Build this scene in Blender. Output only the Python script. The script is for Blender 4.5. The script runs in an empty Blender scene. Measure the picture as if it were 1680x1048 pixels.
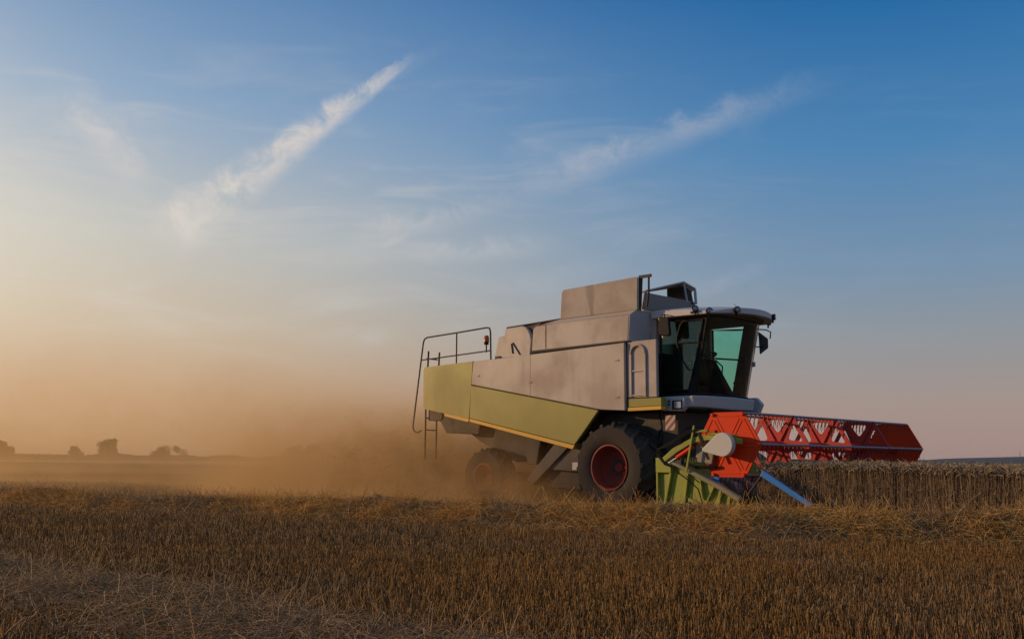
import bpy, bmesh, math, random
import numpy as np
from mathutils import Vector, Matrix, noise as mnoise

random.seed(7)
rng = np.random.default_rng(11)
sc = bpy.context.scene
COL = sc.collection
R = math.radians

# ------------------------------------------------------------------ camera
F_PX, CAM_H, HOR, ROLL = 1661.15, 1.021, 756.0, -0.005      # focal length and horizon of the 1680 px wide photo
PITCH = math.atan((HOR - 524) / F_PX)
cam = bpy.data.cameras.new('camera')
cam_o = bpy.data.objects.new('camera', cam)
COL.objects.link(cam_o)
cam.sensor_width = 36
cam.lens = 36 * F_PX / 1680
cam.clip_start, cam.clip_end = 0.05, 40000
cam_o.matrix_world = Matrix.Translation((0, 0, CAM_H)) @ Matrix.Rotation(math.pi / 2 + PITCH, 4, 'X') @ Matrix.Rotation(-ROLL, 4, 'Z')
sc.camera = cam_o


def pix_dir(px, py):
    """World direction of a pixel of the 1680 x 1048 photo."""
    dx, dy = px - 840, py - 524
    c, s = math.cos(-ROLL), math.sin(-ROLL)
    x, y = (c * dx - s * dy) / F_PX, (s * dx + c * dy) / F_PX
    u = -y
    return Vector((x, math.cos(PITCH) - u * math.sin(PITCH), math.sin(PITCH) + u * math.cos(PITCH))).normalized()


# ------------------------------------------------------------------ light
SUN_EL, SUN_AZ = 12.0, -78.0          # degrees; azimuth measured from the view axis, negative = left
SUN_DIR = Vector((math.sin(R(SUN_AZ)) * math.cos(R(SUN_EL)), math.cos(R(SUN_AZ)) * math.cos(R(SUN_EL)), math.sin(R(SUN_EL))))
sun = bpy.data.lights.new('sun', 'SUN')
sun.energy = 2.7
sun.angle = R(0.6)
sun.color = (1.0, 0.62, 0.30)
sun_o = bpy.data.objects.new('sun', sun)
COL.objects.link(sun_o)
sun_o.rotation_euler = SUN_DIR.to_track_quat('Z', 'Y').to_euler()
sun_o.location = SUN_DIR * 200

sc.view_settings.view_transform = 'Standard'
sc.view_settings.look = 'None'
sc.view_settings.exposure = 0.0
sc.view_settings.gamma = 1.0
cy = sc.cycles
cy.max_bounces = 6
cy.volume_bounces = 1
cy.transparent_max_bounces = 12
cy.use_denoising = True
cy.denoiser = 'OPENIMAGEDENOISE'
cy.volume_step_rate = 0.4
cy.volume_max_steps = 256


# ------------------------------------------------------------------ node helpers
class NT:
    def __init__(s, tree):
        s.t = tree
        tree.nodes.clear()

    def n(s, kind, **kw):
        nd = s.t.nodes.new(kind)
        for k, v in kw.items():
            setattr(nd, k, v)
        return nd

    def link(s, a, b):
        s.t.links.new(a, b)

    def put(s, sock, v):
        if hasattr(v, 'is_output'):
            s.link(v, sock)
        else:
            sock.default_value = v

    def math(s, op, a, b=0.0, c=None, clamp=False):
        nd = s.n('ShaderNodeMath', operation=op, use_clamp=clamp)
        s.put(nd.inputs[0], a)
        s.put(nd.inputs[1], b)
        if c is not None:
            s.put(nd.inputs[2], c)
        return nd.outputs[0]

    def dot(s, a, v):
        nd = s.n('ShaderNodeVectorMath', operation='DOT_PRODUCT')
        s.link(a, nd.inputs[0])
        nd.inputs[1].default_value = v
        return nd.outputs['Value']

    def smooth(s, v, a, b, lo=0.0, hi=1.0):
        nd = s.n('ShaderNodeMapRange', interpolation_type='SMOOTHSTEP')
        s.put(nd.inputs['Value'], v)
        s.put(nd.inputs['From Min'], a)
        s.put(nd.inputs['From Max'], b)
        nd.inputs['To Min'].default_value = lo
        nd.inputs['To Max'].default_value = hi
        return nd.outputs[0]

    def noise(s, vec, scale, detail=3.0, rough=0.55, dist=0.0):
        nd = s.n('ShaderNodeTexNoise')
        nd.inputs['Scale'].default_value = scale
        nd.inputs['Detail'].default_value = detail
        nd.inputs['Roughness'].default_value = rough
        nd.inputs['Distortion'].default_value = dist
        if vec is not None:
            s.link(vec, nd.inputs['Vector'])
        return nd.outputs['Fac']

    def mapping(s, vec, scale=(1, 1, 1), rot=(0, 0, 0), loc=(0, 0, 0)):
        nd = s.n('ShaderNodeMapping')
        s.link(vec, nd.inputs['Vector'])
        nd.inputs['Scale'].default_value = scale
        nd.inputs['Rotation'].default_value = rot
        nd.inputs['Location'].default_value = loc
        return nd.outputs[0]

    def mix(s, fac, a, b, mode='MIX'):
        nd = s.n('ShaderNodeMix', data_type='RGBA', blend_type=mode)
        s.put(nd.inputs[0], fac)
        for sock, v in ((nd.inputs[6], a), (nd.inputs[7], b)):
            if hasattr(v, 'is_output'):
                s.link(v, sock)
            else:
                sock.default_value = (*v, 1.0)
        return nd.outputs[2]

    def ramp(s, fac, stops):
        nd = s.n('ShaderNodeValToRGB')
        el = nd.color_ramp.elements
        while len(el) < len(stops):
            el.new(0.5)
        for e, (p, c) in zip(el, stops):
            e.position = p
            e.color = (*c, 1.0)
        s.put(nd.inputs[0], fac)
        return nd.outputs[0]


def lin(*c):
    return tuple((v / 255 / 12.92) if v <= 10 else ((v / 255 + 0.055) / 1.055) ** 2.4 for v in c)


# ------------------------------------------------------------------ sky
world = bpy.data.worlds.new('World')
sc.world = world
world.use_nodes = True
w = NT(world.node_tree)
sky = w.n('ShaderNodeTexSky', sky_type='NISHITA', sun_disc=False)
sky.sun_elevation = R(SUN_EL)
sky.sun_rotation = R(SUN_AZ)
sky.ozone_density = 3.0
sky.air_density = 1.0
sky.dust_density = 1.5
d = w.n('ShaderNodeTexCoord').outputs['Generated']
sep = w.n('ShaderNodeSeparateXYZ')
w.link(d, sep.inputs[0])
dz = sep.outputs['Z']
elev = w.math('ARCSINE', w.math('MAXIMUM', dz, 0.0))                      # radians above the horizon
az = w.math('ARCTAN2', sep.outputs['X'], sep.outputs['Y'])               # 0 along the view axis
# the evening air seen away from the sun: pinkish at the horizon, then pale, then deep blue; unseen zenith set paler and greyer to lift ground light
el_n = w.math('DIVIDE', elev, R(60), clamp=True)
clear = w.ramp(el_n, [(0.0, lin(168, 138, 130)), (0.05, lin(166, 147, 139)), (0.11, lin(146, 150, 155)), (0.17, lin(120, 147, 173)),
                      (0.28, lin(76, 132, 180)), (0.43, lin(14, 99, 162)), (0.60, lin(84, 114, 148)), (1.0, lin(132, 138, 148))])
# towards the sun the air pales and warms
GLOW_AZ = -42.0                      # the brightest haze, a little this side of the sun
GLOW_DIR = Vector((math.sin(R(GLOW_AZ)) * math.cos(R(9)), math.cos(R(GLOW_AZ)) * math.cos(R(9)), math.sin(R(9))))
sun_ang = w.math('ARCCOSINE', w.dot(d, GLOW_DIR))
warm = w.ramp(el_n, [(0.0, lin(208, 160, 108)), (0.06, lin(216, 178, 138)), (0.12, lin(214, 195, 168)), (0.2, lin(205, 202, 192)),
                     (0.32, lin(150, 174, 200)), (0.48, lin(84, 132, 182)), (0.75, lin(110, 132, 158)), (1.0, lin(132, 138, 148))])  # overhead stops lightened the same way, out of view
f_sun = w.math('POWER', w.smooth(sun_ang, R(66), R(14)), 1.3)
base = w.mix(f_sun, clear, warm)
glow = w.math('MULTIPLY', w.math('POWER', w.smooth(sun_ang, R(30), R(0)), 1.9), 0.80)
base = w.mix(glow, base, lin(255, 243, 218))
# ---- high cloud: one old, spread vapour trail and a few fainter streaks
wob = w.n('ShaderNodeTexNoise')
wob.inputs['Scale'].default_value = 7.0
wob.inputs['Detail'].default_value = 5.0
w.link(d, wob.inputs['Vector'])
fine = w.noise(d, 26.0, 8.0, 0.68, 0.6)
mid = w.noise(d, 9.0, 5.0, 0.6, 0.3)


def streak(p0, p1, w0, w1, strength, soft=0.6, ragged=0.5, fade=(0.05, 0.75), skew=1.0):
    """A band of cloud along the great circle from pixel direction p0 to p1; widths in radians."""
    a, b = pix_dir(*p0), pix_dir(*p1)
    nrm = a.cross(b).normalized()
    length = math.acos(max(-1, min(1, a.dot(b))))
    tang = nrm.cross(a).normalized()
    t = w.math('DIVIDE', w.math('ARCTAN2', w.dot(d, tang), w.dot(d, a)), length)
    off = w.dot(d, nrm)
    off = w.math('ADD', off, w.math('MULTIPLY', w.math('SUBTRACT', mid, 0.5), 0.6 * w0 * ragged))
    off = w.math('ADD', off, w.math('MULTIPLY', w.math('SUBTRACT', fine, 0.5), 1.2 * w0 * ragged))
    tt = w.math('MINIMUM', w.math('MAXIMUM', t, 0.0), 1.0)
    wid = w.math('ADD', w.math('MULTIPLY', w.math('POWER', w.math('SUBTRACT', 1.0, tt), skew), w0 - w1), w1)
    q = w.math('DIVIDE', w.math('ABSOLUTE', off), wid)
    body = w.smooth(q, 1.0, 1.0 - soft)
    ends = w.math('MULTIPLY', w.smooth(t, -0.02, fade[0]), w.smooth(t, 1.02, fade[1]))
    tex = w.math('ADD', w.math('MULTIPLY', w.smooth(fine, 0.33, 0.66), 0.75), w.math('MULTIPLY', w.smooth(mid, 0.3, 0.65), 0.45))
    m = w.math('MULTIPLY', w.math('MULTIPLY', body, ends), w.math('MULTIPLY', tex, strength))
    return w.math('MINIMUM', m, 0.92)


cl_white = w.mix(f_sun, lin(168, 176, 192), lin(226, 216, 204))
clouds = [
    streak((250, 412), (672, 94), 0.037, 0.005, 1.20, 0.85, 0.5, (0.16, 0.88), 0.9),
    streak((420, 250), (775, 48), 0.020, 0.006, 0.17, 0.9, 0.5, (0.4, 0.5)),
    streak((60, 140), (262, 305), 0.030, 0.036, 0.5, 0.95, 0.7, (0.4, 0.75)),
    streak((800, 335), (1400, 105), 0.024, 0.020, 0.46, 0.95, 1.0, (0.3, 0.6)),
    streak((1130, 480), (1270, 425), 0.015, 0.009, 0.36, 0.9, 1.0, (0.3, 0.6)),
    streak((560, 405), (860, 320), 0.022, 0.014, 0.48, 0.95, 1.6, (0.3, 0.6)),
    streak((620, 410), (675, 385), 0.006, 0.005, 0.40, 0.9, 1.2, (0.3, 0.6)),
    streak((650, 420), (930, 400), 0.016, 0.020, 0.50, 0.95, 1.6, (0.3, 0.6)),
    streak((500, 285), (600, 312), 0.008, 0.010, 0.12, 0.95, 1.5, (0.3, 0.6)),
]
col = base
for c in clouds:
    col = w.mix(c, col, cl_white)
# thin veil of cirrus low down, drawn out sideways
veil_v = w.n('ShaderNodeCombineXYZ')
w.link(w.math('MULTIPLY', az, 5.0), veil_v.inputs[0])
w.link(w.math('MULTIPLY', elev, 26.0), veil_v.inputs[1])
veil = w.noise(veil_v.outputs[0], 1.0, 6.0, 0.6, 0.8)
veil = w.math('MULTIPLY', w.smooth(veil, 0.46, 0.78), w.math('MULTIPLY', w.smooth(elev, R(2), R(9)), w.smooth(elev, R(26), R(13))))
veil = w.math('MULTIPLY', veil, w.smooth(az, R(24), R(-6), 0.25, 1.0))
col = w.mix(w.math('MULTIPLY', veil, 0.45), col, cl_white)
# the physical sky keeps a share of everything
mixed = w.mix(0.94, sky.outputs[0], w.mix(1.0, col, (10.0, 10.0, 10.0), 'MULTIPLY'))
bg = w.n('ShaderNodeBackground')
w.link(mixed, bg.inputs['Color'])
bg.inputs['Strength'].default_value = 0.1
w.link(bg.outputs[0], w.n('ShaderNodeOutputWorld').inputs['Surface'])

# ------------------------------------------------------------------ materials
MATS = {}


def new_mat(name):
    m = bpy.data.materials.new(name)
    m.use_nodes = True
    MATS[name] = m
    return m, NT(m.node_tree)


def paint(name, col, dust=0.35, rough=0.42, metal=0.0, dust_col=(0.36, 0.255, 0.185), scale=0.9, spec=0.5, stain=None):
    """Sheet metal paint under a film of field dust: cloudy patches, rain streaks and fine grit."""
    m, g = new_mat(name)
    tc = g.n('ShaderNodeTexCoord').outputs['Object']
    big = g.noise(tc, scale, 5, 0.6, 0.4)
    run = g.noise(g.mapping(tc, (3.5, 3.5, 0.5)), 1.2, 3, 0.6)
    grit = g.noise(tc, 60, 3, 0.7)
    f = g.math('ADD', g.math('MULTIPLY', g.smooth(big, 0.36, 0.7), 0.6), g.math('MULTIPLY', g.smooth(run, 0.45, 0.8), 0.22))
    f = g.math('MULTIPLY', g.math('ADD', f, g.math('MULTIPLY', g.math('SUBTRACT', grit, 0.5), 0.5)), dust * 1.6, clamp=True)
    f = g.math('ADD', f, dust * 0.35, clamp=True)
    c = g.mix(f, col, dust_col)
    if stain:                                            # a grey run where grain and wet have scoured the panel
        sx = g.n('ShaderNodeSeparateXYZ')
        g.link(tc, sx.inputs[0])
        q = g.math('ABSOLUTE', g.math('SUBTRACT', g.math('ADD', sx.outputs[0], g.math('MULTIPLY', big, 0.10)), stain[0]))
        wz = g.math('MULTIPLY', g.smooth(sx.outputs[2], stain[2], stain[3], 0.35, 1.0), stain[1])
        sm = g.math('MULTIPLY', g.smooth(g.math('DIVIDE', q, wz), 1.0, 0.3), 0.62)
        c = g.mix(sm, c, (0.17, 0.155, 0.155))
    b = g.n('ShaderNodeBsdfPrincipled')
    g.link(c, b.inputs['Base Color'])
    g.link(g.math('ADD', rough, g.math('MULTIPLY', f, 0.45), clamp=True), b.inputs['Roughness'])
    b.inputs['Metallic'].default_value = metal
    b.inputs['Specular IOR Level'].default_value = spec
    bump = g.n('ShaderNodeBump')
    bump.inputs['Strength'].default_value = 0.08
    bump.inputs['Distance'].default_value = 0.02
    g.link(g.noise(tc, 2.2, 2, 0.5), bump.inputs['Height'])
    g.link(bump.outputs[0], b.inputs['Normal'])
    g.link(b.outputs[0], g.n('ShaderNodeOutputMaterial').inputs['Surface'])
    return m


def plain(name, col, rough=0.5, metal=0.0, spec=0.5):
    m, g = new_mat(name)
    tc = g.n('ShaderNodeTexCoord').outputs['Object']
    n1 = g.noise(tc, 9, 4, 0.6)
    c = g.mix(g.math('MULTIPLY', n1, 0.35), col, tuple(v * 0.55 for v in col))
    b = g.n('ShaderNodeBsdfPrincipled')
    g.link(c, b.inputs['Base Color'])
    b.inputs['Roughness'].default_value = rough
    b.inputs['Metallic'].default_value = metal
    b.inputs['Specular IOR Level'].default_value = spec
    g.link(b.outputs[0], g.n('ShaderNodeOutputMaterial').inputs['Surface'])
    return m


WHITE = paint('white_paint', (0.47, 0.44, 0.425), 0.45, 0.42)
FLAPWHITE = paint('flap_paint', (0.47, 0.44, 0.425), 0.5, 0.45, stain=(-0.60, 0.17, 4.1, 4.55))
GREEN = paint('green_paint', (0.25, 0.245, 0.014), 0.22, 0.42, dust_col=(0.27, 0.20, 0.11))
HGREEN = paint('header_green_paint', (0.29, 0.34, 0.02), 0.22, 0.5, dust_col=(0.22, 0.17, 0.10), scale=4)
YELLOW = paint('yellow_trim', (0.72, 0.40, 0.015), 0.15, 0.45)
RED = paint('reel_red_paint', (0.74, 0.050, 0.005), 0.04, 0.5, dust_col=(0.35, 0.14, 0.07), spec=0.2)
DKRED = paint('reel_dark_red', (0.52, 0.020, 0.014), 0.10, 0.45, dust_col=(0.25, 0.10, 0.06))
RIMRED = paint('wheel_red_paint', (0.30, 0.024, 0.015), 0.50, 0.6, dust_col=(0.15, 0.085, 0.055), scale=3)
GREY = paint('grey_metal', (0.27, 0.27, 0.27), 0.35, 0.45, metal=0.2)
CABGREY = paint('cab_grey_plastic', (0.50, 0.51, 0.54), 0.14, 0.42)
ROOFWHITE = paint('roof_white_paint', (0.60, 0.60, 0.62), 0.22, 0.38)
STEEL = paint('tube_steel', (0.24, 0.25, 0.30), 0.20, 0.35, metal=0.6)
BLUE = paint('divider_blue_paint', (0.012, 0.20, 0.62), 0.06, 0.38)
RUBBER = paint('tyre_rubber', (0.018, 0.017, 0.017), 0.36, 0.8, dust_col=(0.11, 0.082, 0.06), scale=2.5)
BLACK = plain('black_plastic', (0.012, 0.012, 0.013), 0.6, 0.0, 0.2)
DARKMETAL = paint('dark_chassis_metal', (0.035, 0.033, 0.032), 0.34, 0.6, dust_col=(0.10, 0.072, 0.05), scale=3)
BELLY = paint('belly_grey', (0.085, 0.082, 0.08), 0.30, 0.6, dust_col=(0.13, 0.095, 0.07), scale=3)
RUST = paint('dusty_inner_tank', (0.25, 0.15, 0.08), 0.5, 0.6, dust_col=(0.33, 0.21, 0.11))
FABRIC = plain('seat_fabric', (0.02, 0.019, 0.018), 0.9)
CHROME = plain('lamp_reflector', (0.75, 0.75, 0.78), 0.18, 0.85)
PILLAR = plain('pillar_brown', (0.10, 0.07, 0.05), 0.8)
LAMPGLASS = plain('lamp_glass', (0.30, 0.30, 0.31), 0.15, 0.3)
AMBER = plain('amber_plastic', (0.55, 0.14, 0.01), 0.3)
WHITEPL = plain('white_plastic', (0.60, 0.60, 0.57), 0.5)
MIRROR = plain('mirror_glass', (0.7, 0.72, 0.75), 0.05, 1.0)


def glass(name, tint, gloss=1.0):
    m, g = new_mat(name)
    tr = g.n('ShaderNodeBsdfTransparent')
    tr.inputs[0].default_value = (*tint, 1)
    gl = g.n('ShaderNodeBsdfGlossy')
    gl.inputs['Roughness'].default_value = 0.03
    fr = g.n('ShaderNodeFresnel')
    fr.inputs['IOR'].default_value = 1.5
    tc = g.n('ShaderNodeTexCoord').outputs['Object']
    film = g.n('ShaderNodeBsdfDiffuse')
    film.inputs[0].default_value = (0.28, 0.22, 0.16, 1)
    ms = g.n('ShaderNodeMixShader')
    g.link(g.math('MULTIPLY', fr.outputs[0], gloss), ms.inputs[0])
    g.link(tr.outputs[0], ms.inputs[1])
    g.link(gl.outputs[0], ms.inputs[2])
    m2 = g.n('ShaderNodeMixShader')
    g.link(g.math('MULTIPLY', g.smooth(g.noise(tc, 2.5, 5, 0.6), 0.35, 0.8), 0.05), m2.inputs[0])
    g.link(ms.outputs[0], m2.inputs[1])
    g.link(film.outputs[0], m2.inputs[2])
    g.link(m2.outputs[0], g.n('ShaderNodeOutputMaterial').inputs['Surface'])
    return m


GLASS = glass('teal_tinted_glass', (0.70, 0.99, 0.89))
LENS = glass('clear_lens', (0.92, 0.94, 0.96))


def warning_material():
    m, g = new_mat('warning_stripes')
    tc = g.n('ShaderNodeTexCoord').outputs['Object']
    s = g.n('ShaderNodeSeparateXYZ')
    g.link(tc, s.inputs[0])
    t = g.math('FRACT', g.math('ADD', g.math('DIVIDE', g.math('SUBTRACT', s.outputs[0], g.math('MULTIPLY', s.outputs[2], 1.0)), 0.16), 0.72))
    c = g.mix(g.math('GREATER_THAN', t, 0.5), (0.26, 0.03, 0.025), (0.42, 0.40, 0.37))
    b = g.n('ShaderNodeBsdfPrincipled')
    g.link(c, b.inputs['Base Color'])
    b.inputs['Roughness'].default_value = 0.5
    g.link(b.outputs[0], g.n('ShaderNodeOutputMaterial').inputs['Surface'])
    return m


WARN = warning_material()


# ------------------------------------------------------------------ mesh builder
class MB:
    def __init__(s):
        s.v, s.f = [], []

    def add(s, vs, fs):
        b = len(s.v)
        s.v += [tuple(p) for p in vs]
        s.f += [tuple(b + i for i in q) for q in fs]
        return s

    def box(s, lo, hi, M=None):
        (a, b, c), (x, y, z) = lo, hi
        vs = [Vector(p) for p in ((a, b, c), (x, b, c), (x, y, c), (a, y, c), (a, b, z), (x, b, z), (x, y, z), (a, y, z))]
        if M is not None:
            vs = [M @ p for p in vs]
        return s.add(vs, [(0, 3, 2, 1), (4, 5, 6, 7), (0, 1, 5, 4), (1, 2, 6, 5), (2, 3, 7, 6), (3, 0, 4, 7)])

    def prism(s, pts, y0, y1):
        """Outline in the x-z plane, pulled from y0 to y1."""
        n = len(pts)
        vs = [(p[0], y0, p[1]) for p in pts] + [(p[0], y1, p[1]) for p in pts]
        return s.add(vs, [tuple(range(n)), tuple(reversed(range(n, 2 * n)))] + [(i, i + n, (i + 1) % n + n, (i + 1) % n) for i in range(n)])

    def hull_quads(s, A, B):
        """Two matching outlines of 3D points joined into a closed solid."""
        n = len(A)
        return s.add(list(A) + list(B), [tuple(range(n)), tuple(reversed(range(n, 2 * n)))] + [(i, i + n, (i + 1) % n + n, (i + 1) % n) for i in range(n)])

    def slab(s, quad, off):
        """A panel: 3D outline given a thickness vector."""
        off = Vector(off)
        return s.hull_quads([Vector(p) for p in quad], [Vector(p) + off for p in quad])

    def tube(s, pts, r, n=8, cap=True):
        pts = [Vector(p) for p in pts]
        rings = []
        up = None
        for i, p in enumerate(pts):
            t = (pts[min(i + 1, len(pts) - 1)] - pts[max(i - 1, 0)]).normalized()
            if up is None:
                up = t.orthogonal().normalized()
            up = (up - t * up.dot(t)).normalized()
            bi = t.cross(up)
            rr = r[i] if isinstance(r, (list, tuple)) else r
            rings.append([p + (up * math.cos(6.28318 * k / n) + bi * math.sin(6.28318 * k / n)) * rr for k in range(n)])
        vs = [q for ring in rings for q in ring]
        fs = []
        for i in range(len(pts) - 1):
            for k in range(n):
                a, b = i * n + k, i * n + (k + 1) % n
                fs.append((a, b, b + n, a + n))
        if cap:
            fs += [tuple(reversed(range(n))), tuple(range((len(pts) - 1) * n, len(pts) * n))]
        return s.add(vs, fs)

    def lathe(s, prof, n=48, axis='y', centre=(0, 0, 0)):
        """Profile of (radius, along) turned about the y (or x) axis through centre."""
        cx, cyy, cz = centre
        vs, fs = [], []
        m = len(prof)
        for k in range(n):
            a = 6.2831853 * k / n
            for r_, t in prof:
                if axis == 'y':
                    vs.append((cx + r_ * math.cos(a), cyy + t, cz + r_ * math.sin(a)))
                elif axis == 'x':
                    vs.append((cx + t, cyy + r_ * math.cos(a), cz + r_ * math.sin(a)))
                else:
                    vs.append((cx + r_ * math.cos(a), cyy + r_ * math.sin(a), cz + t))
        for k in range(n):
            for j in range(m - 1):
                a, b = k * m + j, ((k + 1) % n) * m + j
                fs.append((a, a + 1, b + 1, b))
        return s.add(vs, fs)

    def build(s, name, mat, parent=None, bevel=0.0, smooth=40, seg=2):
        me = bpy.data.meshes.new(name)
        me.from_pydata(s.v, [], s.f)
        bm = bmesh.new()
        bm.from_mesh(me)
        bmesh.ops.remove_doubles(bm, verts=bm.verts, dist=1e-5)
        bmesh.ops.recalc_face_normals(bm, faces=bm.faces)
        bm.to_mesh(me)
        bm.free()
        me.materials.append(mat)
        o = bpy.data.objects.new(name, me)
        COL.objects.link(o)
        o.parent = parent
        if smooth:
            me.polygons.foreach_set('use_smooth', [True] * len(me.polygons))
            me.set_sharp_from_angle(angle=R(smooth))
        if bevel:
            md = o.modifiers.new('bevel', 'BEVEL')
            md.width = bevel
            md.segments = seg
            md.limit_method = 'ANGLE'
            md.angle_limit = R(35)
            md.harden_normals = True
        return o


def tag(o, label=None, cat=None, group=None, kind=None):
    for k, v in (('label', label), ('category', cat), ('group', group), ('kind', kind)):
        if v:
            o[k] = v
    return o


def empty(name, loc=(0, 0, 0), rz=0.0, parent=None):
    o = bpy.data.objects.new(name, None)
    COL.objects.link(o)
    o.location = loc
    o.rotation_euler = (0, 0, rz)
    o.parent = parent
    o.empty_display_size = 0.3
    return o


def arc(cx, cz, r, a0, a1, n):
    return [(cx + r * math.cos(R(a0 + (a1 - a0) * i / n)), cz + r * math.sin(R(a0 + (a1 - a0) * i / n))) for i in range(n + 1)]


def lerp(a, b, t):
    return a + (b - a) * t


# ------------------------------------------------------------------ the combine harvester
# its own axes: x forward, y to its left, z up; origin on the ground under the front axle
HEAD = 0.759
OX, OY = 3.105, 21.587
comb = tag(empty('combine_harvester', (OX, OY, 0), -HEAD),
           'dusty white and green combine harvester with a red reel, cutting the edge of the wheat', 'combine harvester')

# --- body: side skins
for s_, tg in ((-1, ''), (1, '')):
    y0, y1 = (1.5 * s_, 1.42 * s_)
    white = [(-4.15, 2.76), (-0.36, 2.07), (0.27, 2.03), (0.27, 3.40), (-4.09, 3.29)]
    sp = MB().prism(white, y0, y1).build('side_panel', WHITE, comb, 0.02)
    for hx_, hz_ in ((-3.92, 2.95), (-2.30, 2.72), (0.08, 3.05), (0.08, 2.30)):
        MB().box((hx_ - 0.05, min(1.512 * s_, 1.49 * s_), hz_ - 0.018), (hx_ + 0.05, max(1.512 * s_, 1.49 * s_), hz_ + 0.018)).build('panel_latch', GREY, sp, 0.006)
    MB().box((-2.305, min(1.5025 * s_, 1.49 * s_), 2.44), (-2.299, max(1.5025 * s_, 1.49 * s_), 3.335)).build('panel_crease', DARKMETAL, sp)
    low = [(-4.19, 1.99), (-1.045, 1.36), (-0.80, 1.62), (-0.40, 2.055), (-4.15, 2.745)]
    lp = MB().prism(low, 1.505 * s_, y1).build('lower_side_panel', GREEN, comb, 0.015)
    MB().prism([(-4.19, 1.91), (-1.10, 1.27), (-1.045, 1.352), (-4.19, 1.985)], 1.500 * s_, 1.40 * s_).build('trim_strip', YELLOW, lp, 0.008)
    # sills forward of the wheel: ladder panel, green band, yellow edge
    xl = 1.0 if s_ < 0 else 0.52
    lad = MB().prism([(0.285, 2.28), (xl, 2.28), (xl, 3.42), (0.285, 3.42)], 1.43 * s_, 1.36 * s_).build('ladder_panel', WHITE, comb, 0.012)
    if s_ < 0:
        fr = MB()
        for x in (0.385, 0.735):
            fr.box((x - 0.028, min(1.465 * s_, 1.431 * s_), 2.30), (x + 0.028, max(1.465 * s_, 1.431 * s_), 3.16))
        ar = arc(0.56, 3.16, 0.175, 0, 180, 10)
        fr.tube([(p[0], 1.448 * s_, p[1]) for p in ar], 0.027, 8)
        fr.box((0.413, min(1.455 * s_, 1.4315 * s_), 2.80), (0.707, max(1.455 * s_, 1.4315 * s_), 2.83))
        fr.box((0.413, min(1.455 * s_, 1.4315 * s_), 2.31), (0.707, max(1.455 * s_, 1.4315 * s_), 2.345))
        fr.build('folded_ladder', WHITE, lad, 0.006)
    bd = MB().prism([(0.30, 2.095), (1.12, 2.105), (1.12, 2.265), (0.30, 2.265)], 1.45 * s_, 1.30 * s_).build('step_band', GREEN, comb, 0.01)
    MB().prism([(0.30, 2.02), (1.12, 2.03), (1.12, 2.10), (0.30, 2.09)], 1.46 * s_, 1.30 * s_).build('trim_strip', YELLOW, bd, 0.006)

# --- rear hood, rounded at the back
prof = [(-5.79, 2.30)] + arc(-5.70, 2.33, 0.09, 180, 250, 4)[1:] + [(-4.21, 1.98), (-4.10, 3.30)] + arc(-5.72, 3.17, 0.09, 80, 170, 4)
hood = MB()
ring = [(p[0], p[1]) for p in prof]
hood.prism(ring, -1.5, 1.5)
hood.build('rear_hood', GREEN, comb, 0.05, seg=4)
MB().prism([(-5.05, 2.06), (-4.24, 1.90), (-4.21, 1.975), (-5.05, 2.135)], -1.495, 1.495).build('trim_strip', YELLOW, comb, 0.008)

# --- hull behind the skins and the machinery deck
MB().prism([(-4.08, 2.0), (-1.1, 1.42), (-0.5, 2.1), (0.24, 2.1), (0.24, 3.32), (-4.05, 3.22)], -1.41, 1.41).build('hull', DARKMETAL, comb)

# --- engine cover with the curved gap, then the grain tank
eng = [(-3.48, 3.305), (-3.35, 3.80), (-3.16, 3.83), (-3.13, 3.985), (-2.62, 4.0)] + [(-2.62 + 0.30 * math.sin(R(a)), 3.58 + 0.42 * math.cos(R(a))) for a in (20, 40, 60, 80)] + [(-2.36, 3.305)]
ec = MB().prism(eng, -1.44, 1.44).build('engine_cover', WHITE, comb, 0.03, seg=3)
gt = MB()
for x0, z0, x1, z1 in ((-2.92, 3.62, -2.88, 3.40), (-2.88, 3.64, -2.66, 3.36)):
    gt.tube([(x0, -1.452, z0), (x1, -1.452, z1)], 0.014, 6)
gt.build('stay_rod', DARKMETAL, ec)
MB().box((-3.42, -1.47, 3.31), (-3.26, -1.445, 3.37)).build('latch', DARKMETAL, ec, 0.008)
MB().prism([(-2.70, 3.31), (-2.20, 3.31), (-2.20, 3.95), (-2.1, 4.03), (-2.64, 3.98)], -1.36, 1.36).build('radiator_screen', DARKMETAL, comb)
MB().slab([(-3.13, -1.40, 3.99), (-1.55, -1.36, 4.05), (-1.55, 1.36, 4.05), (-3.13, 1.40, 3.99)], (0, 0, 0.03)).build('deck_plate', DARKMETAL, comb, 0.01)

tank = MB()
side = [(-2.30, 3.40)] + [(-2.27, 3.80)] + arc(-2.15, 3.83, 0.12, 180, 95, 5) + [(-1.6, 3.97), (0.38, 3.97), (0.34, 3.43)]
tank.prism(side, -1.46, 1.46)
tk = tank.build('grain_tank', WHITE, comb, 0.03, seg=3)
MB().prism([(-2.30, 3.36), (0.34, 3.415), (0.34, 3.43), (-2.30, 3.395)], -1.475, 1.475).build('seam_strip', BLACK, tk)
MB().box((-1.886, -1.466, 3.43), (-1.874, -1.455, 3.95)).build('panel_seam', BLACK, tk)
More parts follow.
